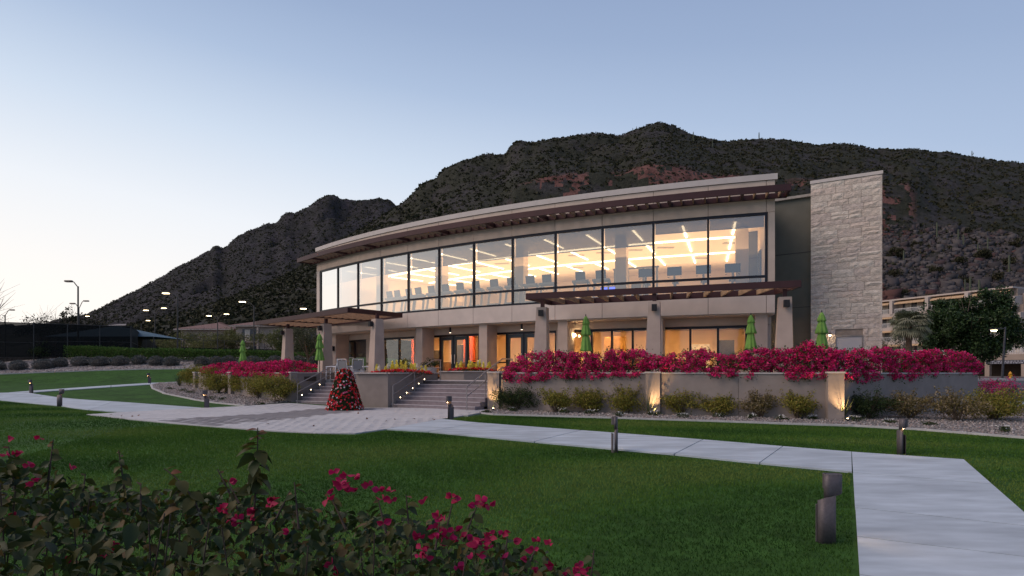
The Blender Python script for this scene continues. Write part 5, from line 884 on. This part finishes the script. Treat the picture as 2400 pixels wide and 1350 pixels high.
for i, px in enumerate((1512, 1580, 1648.5, 1717.5)):
    t = th_at(px, RF - 1.5); x, y = ap(RF - 1.4, t); t_ = thing('exercise_bike', 'exercise bike with a wide screen behind the glass above the rafter pergola', 'exercise machine', (x, y, ZSill), R_(t), 'exercise bikes behind the glass'); MB().box((0, .2, 1.42), (.66, .05, .40)).build('screen', scr, t_); MB().tube([(0, .25, .25), (0, .22, 1.25)], .05, 8).build('mast', tm_s, t_); MB().box((0, .8, .95), (.28, .34, .1)).build('saddle', tm_d, t_); MB().tube([(0, .8, .2), (0, .8, .95)], .04, 8).build('seat_post', tm_s, t_); MB().box((0, .55, .1), (.5, 1.3, .12)).build('base', tm_d, t_); MB().tube([(-.3, .3, 1.15), (-.25, .5, 1.2)], .02, 6).build('grip', tm_d, t_); MB().tube([(.3, .3, 1.15), (.25, .5, 1.2)], .02, 6).build('grip', tm_d, t_)
t = th_at(1490, RF - 4.2); x, y = ap(RF - 4.2, t); rk = thing('cable_machine', 'tall silver cable machine frame standing behind the bikes', 'exercise machine', (x, y, ZSill), R_(t))
for sx in (-1.1, -.4, .4, 1.1): MB().box((sx, 0, 1.05), (.09, .12, 2.1)).build('upright', tm_s, rk)
MB().box((0, 0, 2.13), (2.4, .14, .08)).build('top_bar', tm_s, rk); MB().box((0, .2, .9), (.5, .25, 1.1)).build('weight_stack', tm_d, rk)
t = th_at(1447, RF - 5); x, y = ap(RF - 3.4, t); tv = thing('blue_screen', 'glowing blue screen low behind the second-floor glass', 'screen', (x, y, ZSill + .9), R_(t)); MB().box((0, 0, 0), (.95, .05, .45)).build('housing', scr, tv); MB().box((0, -.03, 0), (.9, .006, .4)).build('display', EM('blue_display', (.10, .14, .9), 1.6), tv)
# court fences and lamps
scrn = bpy.data.materials.new('windscreen_mesh'); scrn.use_nodes = True; _t = scrn.node_tree; _p = _t.nodes['Principled BSDF']; _p.inputs['Base Color'].default_value = (.010, .011, .011, 1); _p.inputs['Roughness'].default_value = .9; _p.inputs['Specular IOR Level'].default_value = .1; _tr = _t.nodes.new('ShaderNodeBsdfTransparent'); _mx = _t.nodes.new('ShaderNodeMixShader'); _mx.inputs[0].default_value = .93; _t.links.new(_tr.outputs[0], _mx.inputs[1]); _t.links.new(_p.outputs[0], _mx.inputs[2]); _t.links.new(_mx.outputs[0], _t.nodes['Material Output'].inputs[0])
fpm = M('fence_pipe', (.05, .05, .05), .5, .1, 5, metal=.4)
def fence(lbl, pts, ztop, zlow=None, n=None, drop=.12):
    t_ = thing('court_fence', lbl, 'fence'); 
    for a, b, m_ in pts:
        a, b = Vector(a), Vector(b)
        for k in range(m_):
            p, q = a.lerp(b, k / m_), a.lerp(b, (k + 1) / m_); zp, zq = float(gz(*p)), float(gz(*q)); zt0, zt1 = (ztop, ztop) if zlow is None else (zlow, zlow)
            pn2 = (q - p).normalized() * .04; mb = MB(); mb.add([(*(p + pn2), zp + drop), (*(q - pn2), zq + drop), (*(q - pn2), zt1), (*(p + pn2), zt0)], [(0, 1, 2, 3)]); mb.build('windscreen', scrn, t_)
            MB().tube([(*p, zp - .1), (*p, ztop + .04)], .04, 8).build('post', fpm, t_); MB().tube([(*p, ztop), (*q, ztop)], .025, 6).build('top_rail', fpm, t_); zm = (zp + zq) / 2 + (ztop - (zp + zq) / 2) * .5; MB().tube([(*p, zm), (*q, zm)], .02, 6).build('mid_rail', fpm, t_)
        MB().tube([(*b, float(gz(*b)) - .1), (*b, ztop + .04)], .04, 8).build('post', fpm, t_)
    return t_
fence('tall court fence hung with black windscreen on the bank', [((-56, 46.5), (-36.9, 57.8), 9)], 5.95); fence('side of the tall court fence running back from its corner post', [((-36.9, 57.9), (-67, 114), 9)], 5.95)
fence('farther court fence with grey windscreen below the condominium', [((-46.5, 84), (-35.2, 92), 5), ((-35.2, 92), (-28, 97), 4)], 6.1, 5.0)
cn = thing('court_canopy', 'low blue shade canopy behind the black court fence', 'canopy', (-46, 68, 3)); MB().add([(-5, -3, 2.4), (7, -3, 2.4), (7, 3, 2.4), (-5, 3, 2.4), (1, 0, 3.8)], [(0, 1, 4), (1, 2, 4), (2, 3, 4), (3, 0, 4)]).build('canopy_cloth', M('blue_canvas', (.03, .08, .12), .7), cn)
for sx, sy in ((-5, -3), (7, -3), (7, 3), (-5, 3)): MB().tube([(sx, sy, 0), (sx, sy, 2.4)], .05, 6).build('post', fpm, cn)
lamp_on = EM('court_lamp_glow', (1, .78, .46), 7); lamp_off = M('lamp_housing', (.06, .055, .05), .5, .1, 5, metal=.4)
def courtlamp(px, ytop, D, heads, lbl, on=True):
    x = (px - CX) / F * D; z0 = float(gz(x, D)); zt_ = EYE + (HY - ytop) / F * D; t_ = thing('court_lamp', lbl, 'lamp post', (x, D, z0), group='court lamp posts'); k = D / F; h = zt_ - z0; MB().tube([(0, 0, -.1), (0, 0, h)], [.085, .07], 8).build('pole', lamp_off, t_)
    for hx, hy in heads:
        dx = (hx - px) * k; dz = (ytop - hy) * k; s = 1 if dx > 0 else -1; MB().tube([(0, 0, h - .1), (dx * .45, 0, h + dz * .9), (dx * .6, 0, h + dz)], .045, 6).build('arm', lamp_off, t_); w = .34; MB().hexa([(dx - w, -.2, h + dz), (dx + w, -.2, h + dz), (dx + w, .2, h + dz), (dx - w, .2, h + dz), (dx - w * .9, -.14, h + dz + .12), (dx + w * .9, -.14, h + dz + .12), (dx + w * .9, .14, h + dz + .12), (dx - w * .9, .14, h + dz + .12)]).build('lamp_head', lamp_off, t_)
        MB().box((dx, 0, h + dz - .03), (w * 1.7, .34, .05)).build('lens', lamp_on if on else lamp_off, t_)
courtlamp(183, 671, 58, [(161, 660)], 'tall unlit court lamp rising above the black fence', False); courtlamp(185, 722, 84, [(170, 712), (202, 706)], 'twin-headed court lamp behind the tall unlit one', False); courtlamp(416, 696, 60, [(389, 687)], 'tall single court lamp glowing beside the corner fence post'); courtlamp(595, 716, 64, [(568, 707)], 'single glowing court lamp before the condominium balconies'); courtlamp(363, 735, 86, [(342, 727), (384, 722)], 'twin-headed glowing court lamp against the mountain foot'); courtlamp(510, 748, 86, [(490, 740), (531, 736)], 'twin-headed glowing court lamp before the condominium'); courtlamp(331, 760, 112, [(347, 751)], 'small distant court lamp behind the fence corner'); courtlamp(12, 738, 88, [(28, 727)], 'distant court lamp by the bare tree', False); courtlamp(737, 732, 66, [(711, 723)], 'glowing court lamp head seen just above the slatted pergola'); courtlamp(188, 752, 112, [(205, 741)], 'distant court lamp low behind the black fence')
# condominium blocks behind the courts
cwall = M('condo_wall', (.36, .29, .24), .9, .1, 1, .1, 8); croof = M('condo_roof_tile', (.17, .10, .085), .9, .25, 4, .5, 6); cdark = M('condo_glass', (.05, .05, .06), .25, .2, 1); ccurt = M('curtain', (.55, .48, .40), .9)
def condo(lbl, px0, px1, D, eave, ridge, sty):
    x0, x1 = (px0 - CX) / F * D, (px1 - CX) / F * D; w = x1 - x0; ze, zr_ = EYE + (HY - eave) / F * D, EYE + (HY - ridge) / F * D; z0 = 2.6; t_ = thing('condominium', lbl, 'building', ((x0 + x1) / 2, D, z0)); H = ze - z0
    MB().box((0, 5, H / 2), (w, 10, H)).build('wall', cwall, t_); o = .9; MB().add([(-w / 2 - o, -o, H), (w / 2 + o, -o, H), (w / 2 + o, 10 + o, H), (-w / 2 - o, 10 + o, H), (-w / 2 + 5, 5, zr_ - z0), (w / 2 - 5, 5, zr_ - z0)], [(0, 1, 5, 4), (1, 2, 5), (2, 3, 4, 5), (3, 0, 4), (3, 2, 1, 0)]).build('roof', croof, t_)
    MB().box((0, -o + .1, H - .12), (w + 2 * o - .1, .12, .22)).build('fascia', M('condo_fascia', (.42, .35, .30), .9), t_); nb = max(2, int(w / 4.2))
    for f in range(2):
        for k in range(nb):
            xx = -w / 2 + (k + .5) * w / nb; zz = H - 1.7 - f * 3.0
            if (k + sty) % 3 == 0:
                MB().box((xx, -.01, zz), (3.0, .06, 2.2)).build('balcony_recess', cdark, t_); MB().box((xx - .6, -.06, zz), (.9, .05, 2.0)).build('curtain', ccurt, t_); MB().box((xx, -.6, zz - 1.15), (3.3, 1.2, .25)).build('balcony_slab', cwall, t_)
                rl = MB(); rl.box((xx, -1.15, zz - .1), (3.2, .05, .06))
                for q in range(14): rl.box((xx - 1.55 + q * .24, -1.15, zz - .55), (.03, .03, .9))
                rl.build('railing', lamp_off, t_); MB().box((xx + 1.6, -1.0, zz - .2), (.3, .3, 3.0)).build('balcony_post', cwall, t_)
            else: MB().box((xx, -.03, zz), (1.3, .08, 1.5)).build('window', cdark, t_)
condo('tan condominium block with brown tiled roof behind the feathery trees', 424, 542, 108, 771, 750, 1); condo('tan condominium block with balconies rising behind the pergola', 552, 770, 104, 763, 742, 0)
# terraced hotel beyond the road
hw = M('hotel_stucco', (.30, .24, .20), .9, .06, 1, .06, 10); hw2 = M('hotel_white', (.42, .36, .32), .85, .05, 1); awn = M('orange_awning', (.50, .34, .20), .8, .12, 3); hdk = M('hotel_glass', (.05, .045, .05), .25, .2, 1); rail_m = M('white_railing', (.62, .60, .58), .6)
hd = Vector((.418, -.908)); hn = Vector((-.908, -.418)); HR = [Vector(((p - CX) / F * d, d)) for p, d in ((2412, 98), (2398, 99), (2386, 100), (2372, 101))]
HB = thing('terraced_hotel', 'stepped cream hotel with awnings, balconies and a garage below', 'hotel'); LEN = 34; FZ = [4.6, 7.4, 10.2, 13.0]
for k in range(4):
    r_ = HR[k]; l_ = HR[k] - hd * LEN; z0 = FZ[k]; z1 = z0 + 2.8; bk = -hn * 1.7
    def bx(a, b, off, dep, za, zb, nm, m_, par=HB):
        q = [a + hn * off, b + hn * off, b + hn * (off - dep), a + hn * (off - dep)]; return MB().prism([tuple(p) for p in q], za, zb).build(nm, m_, par)
    bx(l_, r_, -1.7, 9, z0 + .02, z1 - .02, 'floor_wall', hw); bx(l_, r_ - hd * .1, .1, 2.0, z0 - .3, z0, 'balcony_slab', hw2); bx(l_, r_ - hd * .1, .14, .16, z0 - .42, z0 + .22, 'slab_fascia', hw2)
    for j in range(5):
        a = r_ - hd * (.4 + j * 6.8); b = a - hd * 5.9; bx(b + hd * .6, a - hd * .6, -1.66, .05, z0 + .05, z1 - .35, 'balcony_recess', hdk)
        for q in (1.4, 3.6): bx(a - hd * (q + 1.1), a - hd * q, -1.58, .05, z0 + .05, z1 - .45, 'curtain', ccurt)
        rl = MB(); rl.bar((*(a + hn * .02), z0 + 1.05), (*(b + hn * .02), z0 + 1.05), .06, .07)
        for q in range(30): p = a.lerp(b, q / 29) + hn * .02; rl.box((p.x, p.y, z0 + .6), (.05, .05, .85))
        rl.build('railing', rail_m, HB); bx(b - hd * .85, b - hd * .25, .3, 2.2, z0 + .02, z1 - .04, 'divider_fin', hw2)
        if k >= 2 or j > 1:
            sl = MB(); P0, P1 = a - hd * .1, b + hd * .1; n_ = 22
            for q in range(n_):
                u0, u1 = P0.lerp(P1, q / n_), P0.lerp(P1, (q + 1) / n_); um = (u0 + u1) / 2; sl.add([(*(u0 - hn * 1.3), z1 - .1), (*(u1 - hn * 1.3), z1 - .1), (*(u1 + hn * .35), z1 - .62), (*(u0 + hn * .35), z1 - .62), (*(u1 + hn * .36), z1 - .78), (*(um + hn * .36), z1 - .9), (*(u0 + hn * .36), z1 - .78)], [(0, 1, 2, 3), (3, 2, 4, 5, 6)])
            sl.build('awning', awn, HB)
    # slanting end wall
    e = r_; q = [e, e + hd * .35, e + hd * .35 - hn * 10.5, e - hn * 10.5]; zt4 = [z0 + 1.3, z0 + 1.3, z1, z1]; MB().prism([tuple(p) for p in q], z0 - .4, zt4 if True else z1).build('end_wall', hw2, HB); e2 = r_ + hd * .36; q2 = [e2 - hn * 2.5, e2 + hd * (4.5 - k * .2) - hn * 2.5, e2 + hd * (4.5 - k * .2) - hn * 10, e2 - hn * 10]; MB().prism([tuple(p) for p in q2], [z0 - 6, z0 - 6, z0 - 6, z0 - 6], [z0 + 2.0, z0 - 1.5, z0 - 1.5, z0 + 2.6] if True else 0).build('stepped_wing', hw, HB)
bx(HR[3] - hd * LEN, HR[3] - hd * .1, -.4, 9, 15.82, 16.1, 'roof', hw2)
g0, g1 = HR[0] - hd * 26, HR[0] + hd * 14; bx(g0, g1, 2.6, 5, 3.45, 4.45, 'garage_beam', hw); bx(g0, g1, -1.5, .3, .6, 3.44, 'garage_wall', M('garage_dark', (.06, .04, .03), .9, .2, 1))
for j in range(8): a = g0 + hd * (j * 5.2); bx(a, a + hd * .7, 2.4, .7, .5, 3.44, 'garage_column', hw)
rl = MB(); a, b = g0 + hn * 2.5, g1 + hn * 2.5; rl.bar((*a, 5.55), (*b, 5.55), .06, .08)
for q in range(170): p = a.lerp(b, q / 169); rl.box((p.x, p.y, 5.0), (.05, .05, 1.05))
rl.build('deck_railing', rail_m, HB)
sgp = Vector(((2362 - CX) / F * 93, 93)); sg = thing('garage_sign', 'dark horizontal sign with two lines of small print above the garage', 'sign', (sgp.x, sgp.y, EYE + (HY - 848.5) / F * 93), R_(-62)); MB().box((0, 0, 0), (5.8, .08, .62)).build('board', M('sign_board', (.02, .022, .035), .5), sg)
for zz, n_ in ((.13, 22), (-.13, 22)):
    mb = MB(); x = -2.5
    while x < 2.4: w = random.uniform(.1, .42); mb.box((x + w / 2, -.045, zz), (w, .01, .13)); x += w + .1
    mb.build('lettering', M('sign_print', (.35, .36, .42), .6), sg)
# trees before the hotel
ficus_m = M('ficus_leaf', (0, 0, 0), .55, attr=[(.008, .02, .006), (.016, .04, .010), (.03, .065, .016), (.05, .08, .022)], spec=.35, trans=.15)
tree('ficus_tree', 'broad dark-green leafy tree in front of the hotel', ground_at(2274, 80, 0), 11.6, 6.0, 34000, .40, ficus_m, 140, .4, .16, k=120, cr=.215, rz_=5.6)
tree('scrub_tree', 'grey twiggy small tree beside the stone tower', ground_at(2095, 52), 4.4, 1.7, 1300, .16, olive_m, 141, .08, .1, bare=16)
frond_m = M('palm_frond', (0, 0, 0), .7, attr=[(.09, .11, .06), (.15, .17, .10), (.21, .22, .14), (.27, .26, .18)], spec=.25, trans=.2)
pc = ground_at(2130, 66); pt = thing('palm_tree', 'fan palm with grey-green drooping crown before the hotel', 'palm', pc); ph = EYE + (HY - 762) / F * 66 - pc.z; MB().tube([(0, 0, -.2), (0, 0, ph * .5), (0, 0, ph)], [.36, .30, .28], 10).build('trunk', M('palm_trunk', (.13, .075, .05), .95, .3, 6, .6, 10), pt); g = np.random.default_rng(8)
for k in range(84):
    a = g.uniform(0, 6.28); e = g.uniform(-.75, 1.35); d = Vector((math.cos(a) * math.cos(e), math.sin(a) * math.cos(e), math.sin(e))); st0 = Vector((0, 0, ph)); ln_s = g.uniform(.9, 1.3); hub = st0 + d * ln_s; mv = []; mf = []; sd_ = d.orthogonal().normalized() if abs(d.z) > .95 else d.cross(Vector((0, 0, 1))).normalized(); upv = sd_.cross(d); nl = 15
    mv += [tuple(st0 - sd_ * .02), tuple(st0 + sd_ * .02), tuple(hub + sd_ * .015), tuple(hub - sd_ * .015)]; mf.append((0, 1, 2, 3))
    for q in range(nl):
        an = -1.45 + 2.9 * q / (nl - 1); dd = d * math.cos(an) + sd_ * math.sin(an); L_ = g.uniform(1.05, 1.5) * (1 - .15 * abs(an)); w = sd_ * math.cos(an) * .075 - d * math.sin(an) * .075; o = len(mv); m1 = hub + dd * L_ * .55; m2 = hub + dd * L_ + Vector((0, 0, -.42 * L_)); mv += [tuple(hub), tuple(m1 + w), tuple(m2), tuple(m1 - w)]; mf.append((o, o + 1, o + 2, o + 3))
    put('frond', fastmesh('frond', mv, mf, frond_m, [g.uniform(.25, 1) if e > -.2 else g.uniform(.5, 1)] * len(mf), 4), pt)
# street lamp, hydrant and small post by the road
slp = ground_at(2352, 62); slm = thing('street_lamp', 'dark street lamp post with a lit arm beside the road', 'street lamp', slp); MB().tube([(-.15, 0, 0), (.18, 0, 5.45)], [.12, .08], 8).build('pole', M('lamp_pole_dark', (.05, .05, .06), .5, metal=.4), slm); MB().bar((.15, 0, 5.3), (-1.2, 0, 5.3), .12, .12).build('arm', lamp_off, slm); MB().box((-1.0, 0, 5.2), (.75, .4, .13)).build('lamp_head', lamp_off, slm); MB().lathe([(.3, 0), (.18, -.14)], (-1.0, 0, 5.13), 12).build('lens', lamp_on, slm)
hp_ = ground_at(2368, 60.5, .05); hy = thing('fire_hydrant', 'yellow fire hydrant on the grass beyond the road', 'hydrant', hp_); hm = M('hydrant_yellow', (.62, .28, .02), .5, .1, 6); MB().lathe([(.16, 0), (.16, .06), (.11, .08), (.11, .5), (.15, .52), (.15, .56), (.12, .66), (.05, .74), (.03, .8)], (0, 0, 0), 14).build('barrel', hm, hy, True)
for sx in (-1, 1): MB().tube([(sx * .1, 0, .42), (sx * .2, 0, .42)], .055, 8).build('outlet', hm, hy)
MB().tube([(0, -.1, .36), (0, -.2, .36)], .07, 8).build('outlet', hm, hy)
pb = g3(2379, 940); bp_ = thing('utility_post', 'short blue-grey utility post at the edge of the road', 'post', pb); MB().box((0, 0, .33), (.16, .16, .7)).build('post', M('blue_grey_paint', (.06, .08, .12), .6), bp_); MB().box((0, 0, .73), (.22, .2, .1)).build('cap', M('blue_grey_paint', (.06, .08, .12), .6), bp_)
# fallen leaves on the plaza
fl_m = M('fallen_leaf', (0, 0, 0), .8, attr=[(.10, .05, .03), (.16, .07, .05), (.2, .11, .06)])
lfp = [(628, 997), (690, 985), (860, 985), (905, 990), (925, 986), (970, 985), (1014, 985), (1018, 987), (260, 975), (285, 978), (310, 979), (325, 977), (840, 972), (735, 1002)]
for i, (px, py) in enumerate(lfp): c = g3(px, py, .045); t_ = leaves('fallen_leaf', [(0, 0, 0)], .11, fl_m, None, .6, up=2, seed=i); t_.location = c; tag(t_, 'dry brown fallen leaf lying on the pale pavers', 'leaf', 'fallen leaves on the plaza')
# ------------------------------------------------------------------ foreground bougainvillea: big leaves, arching shoots, magenta bracts
fg_leaf = M('fg_leaf', (0, 0, 0), .55, attr=[(.016, .025, .009), (.025, .046, .013), (.045, .056, .014), (.075, .070, .016), (.115, .058, .019), (.16, .042, .022)], spec=.3, trans=.28)
fg_br = M('fg_bract', (0, 0, 0), .6, attr=[(.26, .005, .04), (.38, .008, .07), (.42, .010, .10), (.30, .006, .03)], spec=.3, trans=.3)
fg_st = M('fg_stem', (.045, .03, .022), .8, .3, 20)
def leafmesh(L_, W, fold, bend, mat, rnd, name):
    """pointed-oval leaf with a midrib fold and a curl: 8 quads"""
    rows = [(0, .06), (.22, .72), (.45, 1.0), (.7, .72), (1, .02)]; V = []; Fc = []
    for t, w in rows:
        y = t * L_; z = -bend * L_ * t * t
        for s in (-1, 0, 1): V.append((s * w * W / 2, y, z + (abs(s) * fold * w * W / 2)))
    for i in range(4):
        for k in range(2): a = i * 3 + k; Fc.append((a, a + 1, a + 4, a + 3))
    return fastmesh(name, V, Fc, mat, [rnd] * 8, 4, True)
g = np.random.default_rng(2024)
protos = [[leafmesh(1, g.uniform(.55, .75), g.uniform(.15, .6), g.uniform(.0, .5), fg_leaf, (k + .5) / 6, 'leaf') for _ in range(3)] for k in range(6)]
topf = envelope([(-300, 1010), (-40, 1035), (20, 1050), (60, 1075), (130, 1085), (190, 1115), (250, 1125), (310, 1135), (360, 1140), (420, 1130), (520, 1140), (600, 1150), (640, 1160), (700, 1175), (800, 1190), (880, 1190), (960, 1215), (1060, 1215), (1120, 1230), (1190, 1270), (1260, 1300), (1330, 1350), (1420, 1420), (1500, 1500)])
mats4 = lambda p, d, n, s: Matrix(((n.cross(d).x * -s, d.x * s, n.x * s, p.x), (n.cross(d).y * -s, d.y * s, n.y * s, p.y), (n.cross(d).z * -s, d.z * s, n.z * s, p.z), (0, 0, 0, 1)))
sh1 = thing('bougainvillea', 'dark leafy bougainvillea with a tall upright shoot, few blooms', 'bougainvillea', (-1.1, 2.1, -.35), group='bougainvillea beside the camera path')
sh2 = thing('bougainvillea', 'leafy bougainvillea carrying clusters of magenta blooms on its tips', 'bougainvillea', (-.25, 2.0, -.35), group='bougainvillea beside the camera path')
cand = []      # (position, direction, normal, size, tone)
def addleaf(p, d, s, tone, upb=.5):
    d = Vector(d).normalized(); n = Vector((g.normal() * .6, g.normal() * .6 - .25, upb + abs(g.normal()) * .5)); n = (n - d * n.dot(d)).normalized(); cand.append((Vector(p), d, n, s, tone))
for k in range(7600):
    px = g.uniform(-320, 1400); D = g.uniform(1.45, 2.9); yt_ = topf(px) + 8; zt_ = EYE - (yt_ - HY) / F * 2.25; zt_ = zt_ - abs(D - 2.25) * .22; zz = zt_ - abs(g.normal()) * .16 if k % 3 else zt_ - g.uniform(0, .75); p = Vector(((px - CX) / F * D, D, zz))
    a = g.uniform(0, 6.28); addleaf(p, (math.cos(a), math.sin(a), -.55 + g.normal() * .35), float(np.exp(g.normal(-3.28, .32))), np.clip(g.choice([.05, .2, .3, .45, .58, .72], p=[.14, .22, .26, .2, .12, .06]), 0, 1))
shoots = MB(); shoots2 = MB(); br = []
def shoot(px0, py0, px1, py1, D, nl, tip=True, ls=.055, par=0, bow=0):
    a, b = P(px0, py0, D), P(px1, py1, D + .05); m_ = (a + b) / 2 + Vector((bow, 0, abs(bow) * .6)); pts = [a.lerp(m_, t).lerp(m_.lerp(b, t), t) for t in np.linspace(0, 1, 8)]; (shoots if par == 0 else shoots2).tube(pts, list(np.linspace(.0048, .002, 8)), 6)
    for k in range(nl):
        t = .2 + .8 * (k + g.uniform(0, .6)) / nl; q = a.lerp(m_, t).lerp(m_.lerp(b, t), t); an = g.uniform(0, 6.28); young = t > .85 and tip; addleaf(q, (math.cos(an), math.sin(an) * .6, -.35 + g.normal() * .2 + (.5 if young else 0)), ls * (g.uniform(.4, .65) if young else g.uniform(.8, 1.2)), g.uniform(.7, .97) if young else g.choice([.2, .4, .5, .6]))
shoot(590, 1250, 604, 1002, 2.15, 30, ls=.07, bow=.012); shoot(560, 1180, 535, 1130, 2.2, 6); shoot(300, 1200, 278, 1055, 2.25, 20, ls=.04); shoot(480, 1250, 385, 1098, 2.1, 12, ls=.065, bow=.05); shoot(560, 1200, 510, 1100, 2.3, 7, ls=.04); shoot(110, 1150, 125, 1030, 2.3, 10, ls=.045); shoot(40, 1180, 20, 1045, 2.35, 10, ls=.045); shoot(190, 1200, 200, 1110, 2.3, 8, ls=.04); shoot(330, 1200, 330, 1135, 2.2, 6)
for a in ((810, 1240, 770, 1150, 2.0, 7), (960, 1260, 952, 1160, 2.0, 9), (905, 1250, 885, 1165, 2.05, 6), (1040, 1270, 1062, 1170, 2.1, 5), (1085, 1270, 1120, 1180, 2.1, 7), (1180, 1330, 1190, 1255, 2.0, 6), (1230, 1340, 1262, 1275, 2.0, 5), (1380, 1400, 1392, 1290, 2.0, 8), (700, 1240, 690, 1130, 2.0, 8), (1290, 1390, 1330, 1330, 2.0, 5), (1020, 1290, 1030, 1225, 1.95, 5), (640, 1230, 680, 1150, 2.0, 6)): shoot(*a[:5], a[5], ls=.045, par=1)
tips = [(800, 1140, .050, 11), (822, 1136, .028, 4), (885, 1150, .035, 6), (925, 1160, .03, 4), (1060, 1164, .022, 3), (1078, 1166, .022, 2), (1112, 1180, .022, 3), (1138, 1184, .022, 4), (632, 1178, .03, 5), (1030, 1215, .025, 4), (1008, 1258, .045, 8), (1045, 1256, .045, 7), (1070, 1260, .03, 4), (1120, 1262, .04, 7), (1150, 1265, .035, 5), (1110, 1290, .04, 6), (1187, 1253, .02, 2), (1208, 1272, .022, 2), (1255, 1288, .038, 6), (1160, 1298, .03, 3), (1258, 1330, .02, 2), (265, 1280, .035, 6), (255, 1312, .035, 5), (22, 1032, .018, 2), (82, 1032, .016, 2), (18, 1064, .02, 3), (76, 1134, .022, 3), (58, 1206, .018, 2), (52, 1092, .018, 2), (530, 1200, .03, 4), (575, 1216, .035, 5), (555, 1225, .03, 4), (780, 1345, .035, 5), (1075, 1330, .022, 2), (1345, 1342, .04, 6), (1300, 1338, .03, 4), (1370, 1335, .03, 3), (155, 1315, .02, 2), (590, 1345, .03, 3), (990, 1300, .025, 3), (535, 1122, .014, 1), (160, 1095, .015, 2), (905, 1228, .02, 2), (680, 1240, .02, 2), (1000, 1185, .02, 2)]
for px, py, r, n in tips:
    c = P(px, py, 1.98 if px > 600 else 2.12)
    for k in range(max(1, int(n * .75))):
        q = c + Vector((g.normal() * r * .5, g.normal() * r * .5, g.normal() * r * .45))
        for w in range(3):
            an = g.uniform(0, 6.28); d = Vector((math.cos(an), math.sin(an) * .7, .35 + g.normal() * .3)).normalized(); n_ = Vector((g.normal(), g.normal() - .8, g.normal() * .5)); n_ = (n_ - d * n_.dot(d)).normalized(); br.append((q, d, n_, g.uniform(.017, .031), px))
bprot = [leafmesh(1, g.uniform(.75, .95), g.uniform(.2, .7), g.uniform(-.3, .3), fg_br, (k + .5) / 4, 'bract') for k in range(4)]
def vis(p): px = CX + p.x / p.y * F; py = HY - (p.z - EYE) / p.y * F; return py - float(topf(px))
cand.sort(key=lambda c: (vis(c[0]) * .012 + c[0].y * 2 - c[3] * 10) if 500 > vis(c[0]) > -400 else 99)
restV = []; restF = []; restR = []; nleaf = {0: 0, 1: 0}
for p, d, n, s, tone in cand:
    par = 0 if p.x / p.y * F + CX < 640 else 1; sh_ = (sh1, sh2)[par]; kk = min(5, int(tone * 6)); me = protos[kk][int(g.integers(0, 3))]
    if nleaf[par] < 290:
        o = put('leaf', me, sh_); o.matrix_world = mats4(p, d, n, s); o.matrix_parent_inverse = Matrix(); o.location = p - sh_.location; nleaf[par] += 1
    else: restV.append((par, me, mats4(p, d, n, s), tone))
def joined(items, name, mat, parent):
    if not items: return
    V = []; Fc = []; rn = []; off = 0; loc = np.array(parent.location)
    for me, m4, tone in items:
        v = np.empty(len(me.vertices) * 3, np.float32); me.vertices.foreach_get('co', v); v = v.reshape(-1, 3); A = np.array(m4); V.append(v @ A[:3, :3].T + A[:3, 3] - loc); f = np.empty(len(me.polygons) * 4, np.int32); me.polygons.foreach_get('vertices', f) if False else me.loops.foreach_get('vertex_index', f); Fc.append(f.reshape(-1, 4) + off); off += len(v); rn += [tone] * len(me.polygons)
    o = put(name, fastmesh(name, np.concatenate(V), np.concatenate(Fc), mat, rn, 4, True), parent); o['kind'] = 'stuff'; return o
for par, sh_ in ((0, sh1), (1, sh2)):
    joined([(m_, m4, t) for q, m_, m4, t in restV if q == par], 'leaf_mass', fg_leaf, sh_); its = []
    for q, d, n, s, px in br:
        if (0 if px < 640 else 1) != par: continue
        me = bprot[int(g.integers(0, 4))]; o = put('bract', me, sh_); o.matrix_world = mats4(q, d, n, s); o.matrix_parent_inverse = Matrix(); o.location = q - sh_.location
    for k in range(26):
        px = g.uniform(-100, 640) if par == 0 else g.uniform(600, 1330); D = g.uniform(1.7, 2.6); b_ = Vector(((px - CX) / F * D + g.normal() * .15, D, -.35)); e_ = P(px, float(topf(px)) + g.uniform(45, 120), D); (shoots if par == 0 else shoots2).tube([b_, b_.lerp(e_, .5) + Vector((g.normal() * .06, g.normal() * .06, 0)), e_], [.005, .004, .002], 5)
    mb = shoots if par == 0 else shoots2; mb.v = [tuple(Vector(v) - sh_.location) for v in mb.v]; mb.build('stems', fg_st, sh_)['kind'] = 'stuff'
